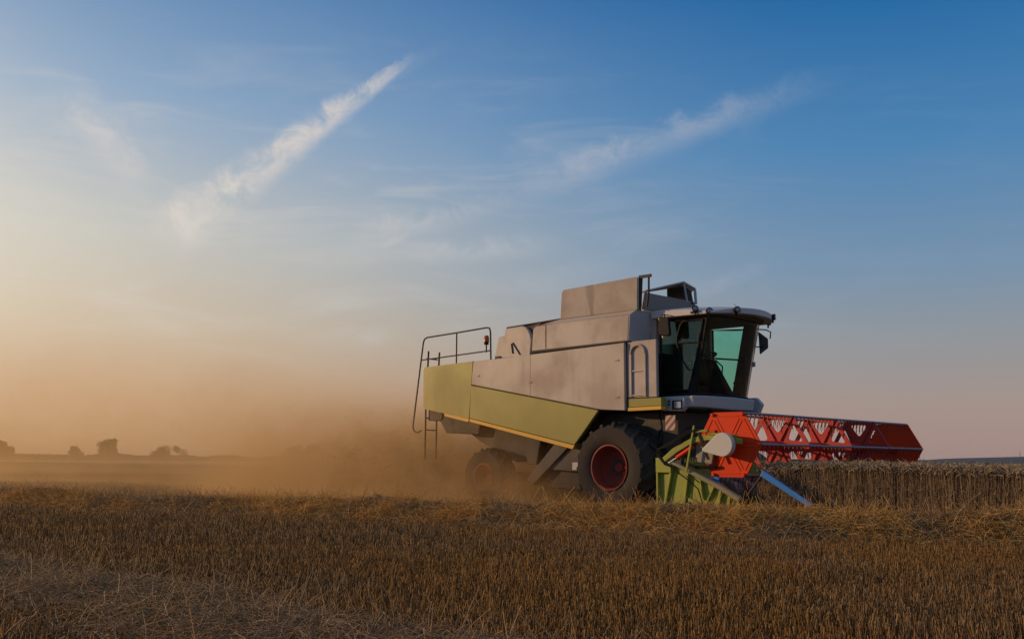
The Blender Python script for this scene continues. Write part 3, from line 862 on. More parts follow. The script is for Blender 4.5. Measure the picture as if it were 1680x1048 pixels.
# end plates, ribs, sloping top tube
ep_pts = [(2.34, 0.10), (2.33, 0.95), (2.39, 1.06), (2.60, 1.05), (2.68, 0.97), (3.15, 0.79), (3.88, 0.45), (3.95, 0.32), (3.95, 0.08)]
for s_ in (-1, 1):
    epm = MB().prism(ep_pts, s_ * (YH + 0.03), s_ * (YH + 0.075))
    y0 = s_ * (YH + 0.0755)
    y1 = s_ * (YH + 0.135)
    for (xa, za), (xb, zb), wd in (((2.66, 0.95), (2.46, 0.12), 0.05), ((2.98, 0.84), (2.86, 0.12), 0.04), ((3.22, 0.72), (3.28, 0.40), 0.022), ((3.48, 0.62), (3.24, 0.20), 0.03),
                                   ((3.60, 0.56), (3.50, 0.12), 0.055), ((3.78, 0.48), (3.70, 0.14), 0.04), ((2.36, 0.96), (2.36, 0.12), 0.04)):
        epm.prism([(xa - wd / 2, za), (xb - wd / 2, zb), (xb + wd / 2, zb), (xa + wd / 2, za)], y0, y1)
    epm.prism([(2.35, 0.84), (2.66, 0.84), (2.66, 0.99), (2.59, 1.045), (2.39, 1.05), (2.35, 0.97)], y0, s_ * (YH + 0.155))
    epm.prism([(2.95, 0.44), (3.5, 0.24), (3.5, 0.20), (2.95, 0.38)], y0, s_ * (YH + 0.11))
    ep = epm.build('end_plate', HGREEN, head, 0.008)
    MB().tube([(2.66, s_ * (YH + 0.12), 1.01), (2.85, s_ * (YH + 0.13), 0.94), (3.18, s_ * (YH + 0.13), 0.80), (3.60, s_ * (YH + 0.13), 0.62), (3.96, s_ * (YH + 0.13), 0.43)], [0.03, 0.035, 0.045, 0.052, 0.056], 12).build('guide_tube', paint('tube_green_grey' + ('' if s_ < 0 else '_far'), (0.17, 0.20, 0.11), 0.4, 0.5), head)
    # reel arm and its lift cylinder
    ya, yb = s_ * (YH + 0.10), s_ * (YH + 0.18)
    arm = [(2.49, 1.08), (2.72, 1.25), (3.08, 1.41), (3.32, 1.465), (3.56, 1.455), (4.03, 1.395), (4.03, 1.305), (3.56, 1.365), (3.40, 1.375), (3.10, 1.325), (2.80, 1.175), (2.56, 1.02)]
    MB().prism(arm, ya, yb).build('reel_arm', HGREEN, head, 0.012)
    MB().prism([(3.42, 1.47), (3.95, 1.42), (3.95, 1.455), (3.42, 1.505)], ya, yb - s_ * 0.03).build('adjuster_bar', HGREEN, head, 0.006)
    cyl = MB().tube([(2.78, s_ * (YH + 0.14), 1.09), (3.10, s_ * (YH + 0.14), 1.27)], 0.038, 12)
    cyl.build('lift_cylinder', RED, head)
    MB().tube([(2.60, s_ * (YH + 0.14), 0.99), (2.80, s_ * (YH + 0.14), 1.10)], 0.02, 10).build('cylinder_rod', CHROME, head)
    MB().prism([(2.985, 0.86), (3.02, 0.86), (3.185, 1.62), (3.155, 1.62)], s_ * (YH + 0.19), s_ * (YH + 0.215)).build('marker_post', HGREEN, head, 0.004)
    MB().prism([(3.16, 1.50), (3.42, 1.51), (3.42, 1.55), (3.16, 1.55)], s_ * (YH + 0.12), s_ * (YH + 0.20)).build('pivot_bracket', HGREEN, head, 0.01)
    MB().prism([(3.22, 1.50), (3.27, 1.50), (3.46, 1.06), (3.40, 1.06)], s_ * (YH + 0.185), s_ * (YH + 0.20)).build('belt_guard', BLACK, head, 0.006)
    # teardrop cover of the reel drive
    tear = [(3.37, 1.235)] + arc(3.75, 1.30, 0.195, 125, -95, 22) + [(3.40, 1.185), (3.365, 1.205)]
    MB().prism(tear, s_ * (YH + 0.185), s_ * (YH + 0.29)).build('drive_cover', WHITEPL, head, 0.035, seg=4)
    hs = MB()
    for k in range(3):
        o = 0.022 * k
        hs.tube([(3.30, s_ * (YH + 0.2), 1.56), (3.05, s_ * (YH + 0.21), 1.53 - o), (2.80, s_ * (YH + 0.22), 1.38 - o), (2.60, s_ * (YH + 0.2), 1.31 - o), (2.47 - o, s_ * (YH + 0.2), 1.24), (2.45 - o, s_ * (YH + 0.19), 1.14), (2.55, s_ * (YH + 0.17), 1.02 - o), (2.70, s_ * (YH + 0.16), 0.93)], 0.012, 6)
    hs.tube([(2.72, s_ * (YH + 0.17), 0.96), (2.80, s_ * (YH + 0.18), 0.86), (3.05, s_ * (YH + 0.17), 0.70), (3.2, s_ * (YH + 0.16), 0.58), (3.28, s_ * (YH + 0.16), 0.35)], 0.011, 6)
    hs.tube([(2.80, s_ * (YH + 0.1), 0.96), (2.95, s_ * (YH + 0.1), 0.99), (3.15, s_ * (YH + 0.1), 0.93), (3.5, s_ * (YH + 0.06), 0.95)], 0.03, 6)
    hs.build('hydraulic_hose', BLACK, head)
    vb = MB()
    vb.box((2.72, min(s_ * (YH + 0.06), s_ * (YH + 0.14)), 0.98), (2.86, max(s_ * (YH + 0.06), s_ * (YH + 0.14)), 1.07))
    for k in range(5):
        vb.tube([(2.88 + 0.05 * k, s_ * (YH + 0.1), 1.00 + 0.02 * (k % 2)), (2.88 + 0.05 * k, s_ * (YH + 0.1), 1.09 + 0.015 * (k % 3))], 0.014, 6)
    vb.build('valve_block', DARKMETAL, head)
    MB().prism([(3.10, 1.02), (3.42, 0.98), (3.48, 1.22), (3.30, 1.36), (3.12, 1.28)], s_ * (YH + 0.03), s_ * (YH + 0.08)).build('drive_guard', paint('guard_grey_green' + ('' if s_ < 0 else '_far'), (0.26, 0.27, 0.21), 0.4, 0.5), head, 0.02)
    # blue crop divider pointing into the wheat
    dv = MB()
    A = [(4.29, s_ * (YH + 0.02), 0.80), (4.31, s_ * (YH + 0.10), 0.81), (4.36, s_ * (YH + 0.10), 0.90), (4.36, s_ * (YH + 0.02), 0.90)]
    Bq = [(5.13, s_ * (YH + 0.02), 0.33), (5.14, s_ * (YH + 0.08), 0.33), (5.18, s_ * (YH + 0.08), 0.40), (5.18, s_ * (YH + 0.02), 0.39)]
    dv.hull_quads(A, Bq)
    dv.build('crop_divider', BLUE, head, 0.008)
    MB().tube([(3.95, s_ * (YH + 0.05), 0.16), (4.7, s_ * (YH + 0.05), 0.22), (5.15, s_ * (YH + 0.05), 0.35)], 0.025, 8).tube([(3.93, s_ * (YH + 0.05), 0.35), (4.33, s_ * (YH + 0.05), 0.83)], 0.018, 8).build('divider_stay', DARKMETAL, head)
    MB().prism([(3.38, 0.70), (3.50, 0.68), (3.54, 0.77), (3.44, 0.79)], s_ * (YH + 0.02), s_ * (YH + 0.05)).build('divider_bracket', BLUE, head, 0.012)


def hexpt(k, r_=RR, a0=0.0):
    a = R(60 * k + a0)
    return (RX + r_ * math.cos(a), RZ + r_ * math.sin(a))


def spider(y, th=0.022):
    """Hexagonal reel plate with six rounded windows."""
    outer, inner = [], []
    m = MB()
    for k in range(6):
        A, B = hexpt(k), hexpt(k + 1)
        C = (RX, RZ)
        mid = math.radians(60 * k + 30)
        ap = RR * 0.866
        e = Vector((math.cos(mid), math.sin(mid)))
        tt = Vector((-e.y, e.x))
        O = Vector((RX, RZ))
        base, apex, hw = 0.86 * ap, 0.40 * ap, 0.185 * 1.0
        tri = [O + e * apex, O + e * base - tt * hw, O + e * base + tt * hw]
        # rounded window outline
        win = []
        for i in range(3):
            p, q, n = tri[i - 1], tri[i], tri[(i + 1) % 3]
            d0, d1 = (p - q).normalized(), (n - q).normalized()
            rr = 0.07
            for j in range(5):
                t = j / 4
                win.append(q + d0 * rr * (1 - t) ** 2 + d1 * rr * t ** 2)
        # matching outline of the sector triangle
        sec = [Vector(C), Vector(A), Vector(B)]
        so = []
        for i in range(3):
            p, q, n = sec[i - 1], sec[i], sec[(i + 1) % 3]
            for j in range(5):
                t = j / 4
                so.append(q + (p - q) * 0.30 * (1 - t) if t < 0.5 and False else (q + (p - q) * (0.32 * (1 - 2 * t)) if t < 0.5 else q + (n - q) * (0.32 * (2 * t - 1))))
        n = len(win)
        vs = [(p.x, y - th / 2, p.y) for p in so] + [(p.x, y - th / 2, p.y) for p in win] + [(p.x, y + th / 2, p.y) for p in so] + [(p.x, y + th / 2, p.y) for p in win]
        fs = []
        for i in range(n):
            j = (i + 1) % n
            fs.append((i, j, n + j, n + i))
            fs.append((2 * n + i, 3 * n + i, 3 * n + j, 2 * n + j))
            fs.append((n + i, n + j, 3 * n + j, 3 * n + i))
        # rim
        i0, i1 = 7, 12
        for i in range(i0, i1):
            fs.append((i, 2 * n + i, 2 * n + i + 1, i + 1))
        m.add(vs, fs)
        # stiffening flange along each spoke
        a = Vector(A)
        dirv = (a - O).normalized()
        nv = Vector((-dirv.y, dirv.x)) * 0.012
        p0, p1 = O + dirv * 0.1, O + dirv * (RR - 0.03)
        m.hull_quads([(p0 - nv)[:1] + (y - th / 2 - 0.03,) + (p0 - nv)[1:] if False else ((p0 - nv).x, y - th / 2 - 0.03, (p0 - nv).y), ((p0 + nv).x, y - th / 2 - 0.03, (p0 + nv).y), ((p0 + nv).x, y - th / 2, (p0 + nv).y), ((p0 - nv).x, y - th / 2, (p0 - nv).y)],
                     [((p1 - nv).x, y - th / 2 - 0.02, (p1 - nv).y), ((p1 + nv).x, y - th / 2 - 0.02, (p1 + nv).y), ((p1 + nv).x, y - th / 2, (p1 + nv).y), ((p1 - nv).x, y - th / 2, (p1 - nv).y)])
    m.build('reel_spider', DKRED, head, 0, 30)


def end_disc(y, s_):
    hexo = [hexpt(k) for k in range(6)]
    cut = []
    for k in range(6):                                      # corners slightly clipped
        a, b, c = Vector(hexo[k - 1]), Vector(hexo[k]), Vector(hexo[(k + 1) % 6])
        cut += [tuple(b + (a - b).normalized() * 0.035), tuple(b + (c - b).normalized() * 0.035)]
    m = MB().prism(cut, y - 0.012, y + 0.012)
    yo = y + s_ * 0.012
    O = Vector((RX, RZ))
    for k in range(6):
        e = (Vector(hexpt(k)) - O).normalized()
        nn = Vector((-e.y, e.x))
        for off, r0, r1 in ((0.030, 0.20, 0.47), (-0.030, 0.20, 0.47)):
            p0, p1 = O + e * r0 + nn * off, O + e * r1 + nn * off
            wv = nn * 0.010
            m.prism([tuple(p0 - wv), tuple(p1 - wv), tuple(p1 + wv), tuple(p0 + wv)], yo - s_ * 0.002, yo + s_ * 0.008)
        a, b = Vector(hexpt(k, 0.535)), Vector(hexpt(k + 1, 0.535))
        tv = (b - a).normalized()
        ev = ((a + b) / 2 - O).normalized() * 0.010
        a2, b2 = a + tv * 0.06, b - tv * 0.06
        m.prism([tuple(a2 - ev), tuple(b2 - ev), tuple(b2 + ev), tuple(a2 + ev)], yo - s_ * 0.002, yo + s_ * 0.008)
        p = Vector(hexpt(k, 0.565))
        m.lathe([(0.0, s_ * 0.045), (0.028, s_ * 0.045), (0.032, 0.0)], 10, 'y', (p.x, yo, p.y))
    m.build('reel_end_disc', RED, head, 0.004)


end_disc(-YH, -1)
end_disc(YH, 1)
for k in range(1, 4):
    spider(-YH + 2 * YH * k / 4)
MB().tube([(RX, -YH, RZ), (RX, YH, RZ)], 0.085, 18).build('reel_tube', DKRED, head)
TINE = plain('tine_red_plastic', (0.34, 0.035, 0.02), 0.45)
for k in range(6):
    x, z = hexpt(k, 0.585)
    tb = MB().tube([(x, -YH + 0.02, z), (x, YH - 0.02, z)], 0.021, 10)
    bar = tb.build('tine_bar', STEEL, head)
    tn = MB()
    for i in range(46):
        y = -YH + 0.09 + i * 0.1405
        tn.tube([(x, y, z), (x - 0.005, y, z - 0.04), (x - 0.035, y + 0.01, z - 0.13), (x - 0.02, y + 0.005, z - 0.21)], [0.014, 0.010, 0.007, 0.004], 5)
        tn.box((x - 0.02, y - 0.018, z - 0.028), (x + 0.02, y + 0.018, z + 0.002))
    tn.build('tine_row', TINE, head)

# ------------------------------------------------------------------ setting: ground, crop, straw
FW = np.array([math.cos(HEAD), -math.sin(HEAD)])       # machine forward, in the ground plane
LW = np.array([math.sin(HEAD), math.cos(HEAD)])        # machine left
ORG = np.array([OX, OY])


def m2w(x, y):
    return ORG + np.multiply.outer(np.asarray(x, float), FW) + np.multiply.outer(np.asarray(y, float), LW)


def value_noise(x, y, seed=0):
    """Smooth 2D noise in 0..1 for numpy arrays."""
    xi, yi = np.floor(x).astype(int), np.floor(y).astype(int)
    fx, fy = x - xi, y - yi
    fx, fy = fx * fx * (3 - 2 * fx), fy * fy * (3 - 2 * fy)

    def h(a, b):
        v = np.sin(a * 127.1 + b * 311.7 + seed * 74.7) * 43758.5453
        return v - np.floor(v)
    return (h(xi, yi) * (1 - fx) + h(xi + 1, yi) * fx) * (1 - fy) + (h(xi, yi + 1) * (1 - fx) + h(xi + 1, yi + 1) * fx) * fy


def fbm(x, y, seed=0, octv=4):
    t, a, s = 0, 0.5, 0
    for o in range(octv):
        t = t + a * value_noise(x * 2 ** o, y * 2 ** o, seed + o * 13)
        s += a
        a *= 0.5
    return t / s


def np_mesh(name, verts, faces, mats, mat_idx=None, smooth=False):
    """One mesh from numpy arrays; faces is (n,4) or (n,3)."""
    me = bpy.data.meshes.new(name)
    n, k = faces.shape
    me.vertices.add(len(verts))
    me.vertices.foreach_set('co', np.ascontiguousarray(verts, dtype=np.float32).ravel())
    me.loops.add(n * k)
    me.loops.foreach_set('vertex_index', np.ascontiguousarray(faces, dtype=np.int32).ravel())
    me.polygons.add(n)
    me.polygons.foreach_set('loop_start', np.arange(0, n * k, k, dtype=np.int32))
    if mat_idx is not None:
        me.polygons.foreach_set('material_index', mat_idx.astype(np.int32))
    if smooth:
        me.polygons.foreach_set('use_smooth', np.ones(n, dtype=bool))
    for m in mats:
        me.materials.append(m)
    me.update(calc_edges=True)
    o = bpy.data.objects.new(name, me)
    COL.objects.link(o)
    return o


def straw_mat(name, cols, rough=0.55, trans=0.25):
    """Dry stalk: a colour of its own for every stalk, some light through it."""
    m, g = new_mat(name)
    rnd = g.n('ShaderNodeNewGeometry').outputs['Random Per Island']
    n = len(cols)
    c = g.ramp(rnd, [(i / (n - 1), q) for i, q in enumerate(cols)])
    b = g.n('ShaderNodeBsdfPrincipled')
    g.link(c, b.inputs['Base Color'])
    b.inputs['Roughness'].default_value = rough
    b.inputs['Specular IOR Level'].default_value = 0.35
    t = g.n('ShaderNodeBsdfTranslucent')
    g.link(c, t.inputs[0])
    mx = g.n('ShaderNodeMixShader')
    mx.inputs[0].default_value = trans
    g.link(b.outputs[0], mx.inputs[1])
    g.link(t.outputs[0], mx.inputs[2])
    g.link(mx.outputs[0], g.n('ShaderNodeOutputMaterial').inputs['Surface'])
    return m


def blades(base, vec, bend, width, seg=2, side=None, taper=0.6):
    """Flat-sided stalks: base (n,3), vec (n,3) to the tip, bend (n,3) added at the middle. A ribbon of two crossed strips is not needed at this size:
    each stalk is a three-sided prism so it has thickness from anywhere."""
    n = len(base)
    t = np.linspace(0, 1, seg + 1)
    dirn = vec / (np.linalg.norm(vec, axis=1, keepdims=True) + 1e-9)
    ref = rng.normal(size=(n, 3))
    u = np.cross(dirn, ref)
    u /= np.linalg.norm(u, axis=1, keepdims=True) + 1e-9
    v = np.cross(dirn, u)
    V = np.zeros((n, seg + 1, 3, 3))
    for i, q in enumerate(t):
        c = base + vec * q + bend * (4 * q * (1 - q))
        wq = (width * (1 - (1 - taper) * q))[:, None]
        for k in range(3):
            a = 2.0944 * k
            V[:, i, k] = c + (u * math.cos(a) + v * math.sin(a)) * wq * 0.5
    idx = np.arange(n)[:, None] * ((seg + 1) * 3)
    F = []
    for i in range(seg):
        for k in range(3):
            a, b = i * 3 + k, i * 3 + (k + 1) % 3
            F.append(np.concatenate([idx + a, idx + b, idx + b + 3, idx + a + 3], 1))
    F = np.stack(F, 1).reshape(-1, 4)
    return V.reshape(-1, 3), F


class NB:
    """Collects numpy pieces into one mesh."""
    def __init__(s):
        s.v, s.f, s.m, s.n = [], [], [], 0

    def add(s, V, F, mi=0):
        s.v.append(V)
        s.f.append(F + s.n)
        s.m.append(np.full(len(F), mi))
        s.n += len(V)

    def build(s, name, mats, smooth=False):
        return np_mesh(name, np.concatenate(s.v), np.concatenate(s.f), mats, np.concatenate(s.m), smooth)


# --- ground: one sheet to the horizon
m, g = new_mat('field_soil')
tc = g.n('ShaderNodeTexCoord').outputs['Object']
n1 = g.noise(tc, 0.35, 5, 0.6)
n2 = g.noise(tc, 9.0, 6, 0.7)
n3 = g.noise(g.mapping(tc, (1, 1, 1), (0, 0, HEAD)), 40, 3, 0.7)
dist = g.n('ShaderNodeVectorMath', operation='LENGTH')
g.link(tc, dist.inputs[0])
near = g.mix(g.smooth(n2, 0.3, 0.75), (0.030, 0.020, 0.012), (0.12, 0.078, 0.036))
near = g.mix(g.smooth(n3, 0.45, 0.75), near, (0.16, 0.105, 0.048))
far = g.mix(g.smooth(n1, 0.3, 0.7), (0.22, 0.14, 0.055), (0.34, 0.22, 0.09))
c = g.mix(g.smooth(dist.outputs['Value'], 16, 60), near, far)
b = g.n('ShaderNodeBsdfPrincipled')
g.link(c, b.inputs['Base Color'])
b.inputs['Roughness'].default_value = 0.95
b.inputs['Specular IOR Level'].default_value = 0.15
bp = g.n('ShaderNodeBump')
bp.inputs['Strength'].default_value = 0.9
bp.inputs['Distance'].default_value = 0.05
g.link(g.math('ADD', n2, g.math('MULTIPLY', n3, 0.5)), bp.inputs['Height'])
g.link(bp.outputs[0], b.inputs['Normal'])
g.link(b.outputs[0], g.n('ShaderNodeOutputMaterial').inputs['Surface'])
SOIL = m
gs = np.array([-9000, -2500, -600, -150, -40, 0, 40, 150, 600, 2500, 9000.0])
gx, gy = np.meshgrid(gs, gs, indexing='ij')
GV = np.stack([gx.ravel(), gy.ravel(), np.zeros(gx.size)], 1)
k = len(gs)
GF = np.array([(i * k + j, (i + 1) * k + j, (i + 1) * k + j + 1, i * k + j + 1) for i in range(k - 1) for j in range(k - 1)])
tag(np_mesh('ground', GV, GF, [SOIL]), kind='structure')

# --- the straw swaths: centre lines in the ground plane (x, y, half width, height)
SW1 = np.array([(-16.5, 25.1, 0.95, 0.34), (-10.9, 22.2, 0.95, 0.35), (-5.0, 18.8, 0.95, 0.34), (0.0, 15.6, 0.95, 0.36), (3.4, 13.4, 0.95, 0.43), (6.3, 12.5, 0.95, 0.49), (9.0, 11.8, 1.0, 0.50), (14.0, 10.2, 1.0, 0.42)])
SW2 = np.array([(-13.0, 14.0, 1.0, 0.16), (-7.5, 10.9, 1.1, 0.17), (-4.2, 8.3, 1.15, 0.18), (-2.0, 6.3, 1.1, 0.18), (-0.2, 4.7, 1.0, 0.16), (1.5, 2.9, 1.0, 0.16)])


def along(sw, t):
    """Point, tangent, half width, height at arc fraction t (0..1)."""
    p = sw[:, :2]
    sl = np.concatenate([[0], np.cumsum(np.linalg.norm(np.diff(p, axis=0), axis=1))])
    s_ = t * sl[-1]
    out = [np.interp(s_, sl, sw[:, i]) for i in range(4)]
    e = 0.05
    dx = np.interp(s_ + e, sl, sw[:, 0]) - np.interp(s_ - e, sl, sw[:, 0])
    dy = np.interp(s_ + e, sl, sw[:, 1]) - np.interp(s_ - e, sl, sw[:, 1])
    L_ = np.hypot(dx, dy) + 1e-9
    return out[0], out[1], dx / L_, dy / L_, out[2], out[3], sl[-1]


def swath_height(q, hgt, x, y):
    prof = np.clip(1 - np.abs(q) ** 2.2, 0, 1)
    return hgt * prof * (0.50 + 0.75 * fbm(x * 1.1 + 31, y * 1.1, 5, 4))


def swath(sw, name, n_str, mats, seed, strand=(0.10, 0.42), wdt=(0.0035, 0.006), spread=1.0, upright=0.35, up_share=0.08):
    nb = NB()
    # the mass of the heap
    nt_, nq = 220, 14
    t = np.linspace(0, 1, nt_)
    X, Y, TX, TY, HW, HT, L_ = along(sw, t)
    q = np.linspace(-1, 1, nq)
    xx = X[:, None] + (-TY)[:, None] * q[None] * HW[:, None]
    yy = Y[:, None] + TX[:, None] * q[None] * HW[:, None]
    zz = swath_height(q[None], HT[:, None], xx, yy) * 0.82 - 0.02 + 0.05 * (fbm(xx * 6, yy * 6, 9, 3) - 0.5)
    V = np.stack([xx, yy, zz], -1).reshape(-1, 3)
    F = np.array([(i * nq + j, (i + 1) * nq + j, (i + 1) * nq + j + 1, i * nq + j + 1) for i in range(nt_ - 1) for j in range(nq - 1)])
    nb.add(V, F, 0)
    # loose straws over it
    t = rng.random(n_str)
    X, Y, TX, TY, HW, HT, L_ = along(sw, t)
    q = np.clip(rng.normal(0, 0.55 * spread, n_str), -1.5, 1.5)
    x = X - TY * q * HW
    y = Y + TX * q * HW
    z = swath_height(np.clip(q, -1, 1), HT, x, y) * rng.uniform(0.72, 1.06, n_str) + 0.012
    a = rng.uniform(0, 2 * np.pi, n_str)
    ln = rng.uniform(strand[0], strand[1], n_str) * rng.uniform(0.6, 1.0, n_str)
    el = rng.normal(0.10, upright, n_str)
    up = (rng.random(n_str) < up_share) & (np.abs(q) < 0.9)
    el = np.where(up, rng.uniform(0.5, 1.2, n_str), el)
    vec = np.stack([np.cos(a) * np.cos(el), np.sin(a) * np.cos(el), np.sin(el)], 1) * ln[:, None]
    base = np.stack([x, y, z], 1) - vec * np.where(up, 0.1, 0.5)[:, None]
    base[:, 2] = np.maximum(base[:, 2], 0.01)
    bend = rng.normal(0, 1, (n_str, 3)) * ln[:, None] * 0.055
    bend[:, 2] = np.abs(bend[:, 2])
    V, F = blades(base, vec, bend, rng.uniform(wdt[0], wdt[1], n_str), 3, taper=0.8)
    patch = fbm(x * 0.9 + 3, y * 0.9, seed + 40, 3) + rng.normal(0, 0.06, n_str)
    V, F = V.reshape(n_str, -1, 3), F.reshape(n_str, -1, 4)
    k_, m_ = V.shape[1], F.shape[1]
    for mi, sel in ((1, patch >= 0.44), (2, patch < 0.44)):
        j = np.nonzero(sel)[0]
        Fl = F[0][None] + (np.arange(len(j)) * k_)[:, None, None]
        nb.add(V[j].reshape(-1, 3), Fl.reshape(-1, 4), mi)
    return nb.build(name, mats)


HEAP = plain('swath_core', (0.20, 0.12, 0.048), 0.95)
STRAW = straw_mat('straw', [(0.30, 0.17, 0.055), (0.52, 0.31, 0.10), (0.66, 0.43, 0.16), (0.74, 0.54, 0.25), (0.60, 0.33, 0.08)], 0.5, 0.38)
STRAWGREY = straw_mat('weathered_straw', [(0.24, 0.155, 0.080), (0.44, 0.30, 0.165), (0.62, 0.46, 0.28), (0.52, 0.32, 0.14)], 0.5, 0.36)
GOLD = straw_mat('golden_straw', [(0.52, 0.28, 0.065), (0.74, 0.45, 0.12), (0.84, 0.60, 0.23), (0.88, 0.70, 0.36)], 0.45, 0.5)
DULL = straw_mat('dull_straw', [(0.22, 0.14, 0.065), (0.46, 0.30, 0.14), (0.62, 0.43, 0.22), (0.74, 0.56, 0.33)], 0.5, 0.38)
tag(swath(SW1, 'straw_swath', 80000, [HEAP, GOLD, DULL], 1, (0.12, 0.45), (0.0040, 0.0075)), 'long heaped swath of golden straw lying in front of the combine', 'straw', kind='stuff')
tag(swath(SW2, 'loose_straw', 42000, [HEAP, STRAWGREY, DULL], 2, (0.10, 0.36), (0.0026, 0.0050), 1.45, 0.36, 0.05), 'loose greyish straw lying over the near stubble', 'straw', kind='stuff')

# --- stubble: drilled rows of cut stalks
STUB = straw_mat('stubble', [(0.15, 0.078, 0.025), (0.29, 0.155, 0.048), (0.43, 0.25, 0.08), (0.56, 0.35, 0.13)], 0.55, 0.35)
STUBDULL = straw_mat('dull_stubble', [(0.11, 0.062, 0.024), (0.22, 0.128, 0.052), (0.34, 0.21, 0.092), (0.47, 0.31, 0.15)], 0.6, 0.25)


def stubble(n, y0, y1, wmul):
    yy = np.sqrt(rng.uniform(y0 ** 2, y1 ** 2, n))
    xx = rng.uniform(-0.56, 0.56, n) * yy
    # snap to rows 13 cm apart, running with the machine
    qa = np.array([math.cos(HEAD - 0.12), -math.sin(HEAD - 0.12)])
    qn = np.array([qa[1], -qa[0]])
    s_ = xx * qa[0] + yy * qa[1]
    r_ = xx * qn[0] + yy * qn[1]
    r_ = np.round(r_ / 0.13) * 0.13 + rng.normal(0, 0.022, n)
    s_ = s_ + rng.normal(0, 0.01, n)
    xx, yy = s_ * qa[0] + r_ * qn[0], s_ * qa[1] + r_ * qn[1]
    keep = (fbm(xx * 1.3, yy * 1.3, 21, 3) > 0.22) | (rng.random(n) < 0.5)
    xx, yy = xx[keep], yy[keep]
    n = len(xx)
    h = rng.uniform(0.07, 0.17, n) * (0.75 + 0.5 * fbm(xx * 0.9, yy * 0.9, 4, 3))
    tilt = rng.normal(0, 0.16, (n, 2)) * h[:, None]
    return blades(np.stack([xx, yy, np.full(n, -0.01)], 1), np.concatenate([tilt, h[:, None]], 1), rng.normal(0, 0.004, (n, 3)), rng.uniform(0.0042, 0.0075, n) * wmul, 1, taper=0.9)


def by_patch(nb, V, F, verts_each, faces_each, seed):
    """Add stalks in two tones that follow patches of the field."""
    n = len(F) // faces_each
    b_ = V.reshape(n, verts_each, 3)[:, 0]
    v_ = fbm(b_[:, 0] * 0.7 + 5, b_[:, 1] * 0.45, seed, 3) + rng.normal(0, 0.07, n)
    V = V.reshape(n, verts_each, 3)
    f0 = F.reshape(n, faces_each, 4)[0]
    for mi, sel in ((0, v_ < 0.52), (1, v_ >= 0.52)):
        j = np.nonzero(sel)[0]
        nb.add(V[j].reshape(-1, 3), (f0[None] + (np.arange(len(j)) * verts_each)[:, None, None]).reshape(-1, 4), mi)


nb = NB()
for args in ((70000, 4.6, 11, 1.0), (60000, 10.5, 18, 1.25), (50000, 17, 42, 2.2)):
    by_patch(nb, *stubble(*args), 6, 3, 77)
# chaff and short bits on the ground between the rows
n = 30000
yy = np.sqrt(rng.uniform(4.6 ** 2, 16 ** 2, n))
xx = rng.uniform(-0.56, 0.56, n) * yy
a = rng.uniform(0, 6.283, n)
ln = rng.uniform(0.03, 0.22, n)
el = rng.normal(0.05, 0.2, n)
vec = np.stack([np.cos(a) * np.cos(el), np.sin(a) * np.cos(el), np.sin(el)], 1) * ln[:, None]
nb.add(*blades(np.stack([xx, yy, rng.uniform(0.008, 0.06, n)], 1), vec, rng.normal(0, 0.01, (n, 3)), rng.uniform(0.003, 0.006, n), 1, taper=0.9))
tag(nb.build('stubble', [STUB, STUBDULL]), 'short golden brown stubble left on the cut field', 'stubble', kind='stuff')

# --- standing wheat
WSTALK = straw_mat('wheat_stalk', [(0.28, 0.195, 0.115), (0.40, 0.285, 0.17), (0.52, 0.38, 0.235), (0.60, 0.45, 0.29)], 0.6, 0.3)
WHEAD = straw_mat('wheat_ear', [(0.28, 0.20, 0.12), (0.42, 0.31, 0.19), (0.54, 0.41, 0.26), (0.62, 0.49, 0.32)], 0.6, 0.2)
XCUT = 4.12          # the uncut front, in machine coordinates
YEDGE = -3.12        # the cut side of the crop


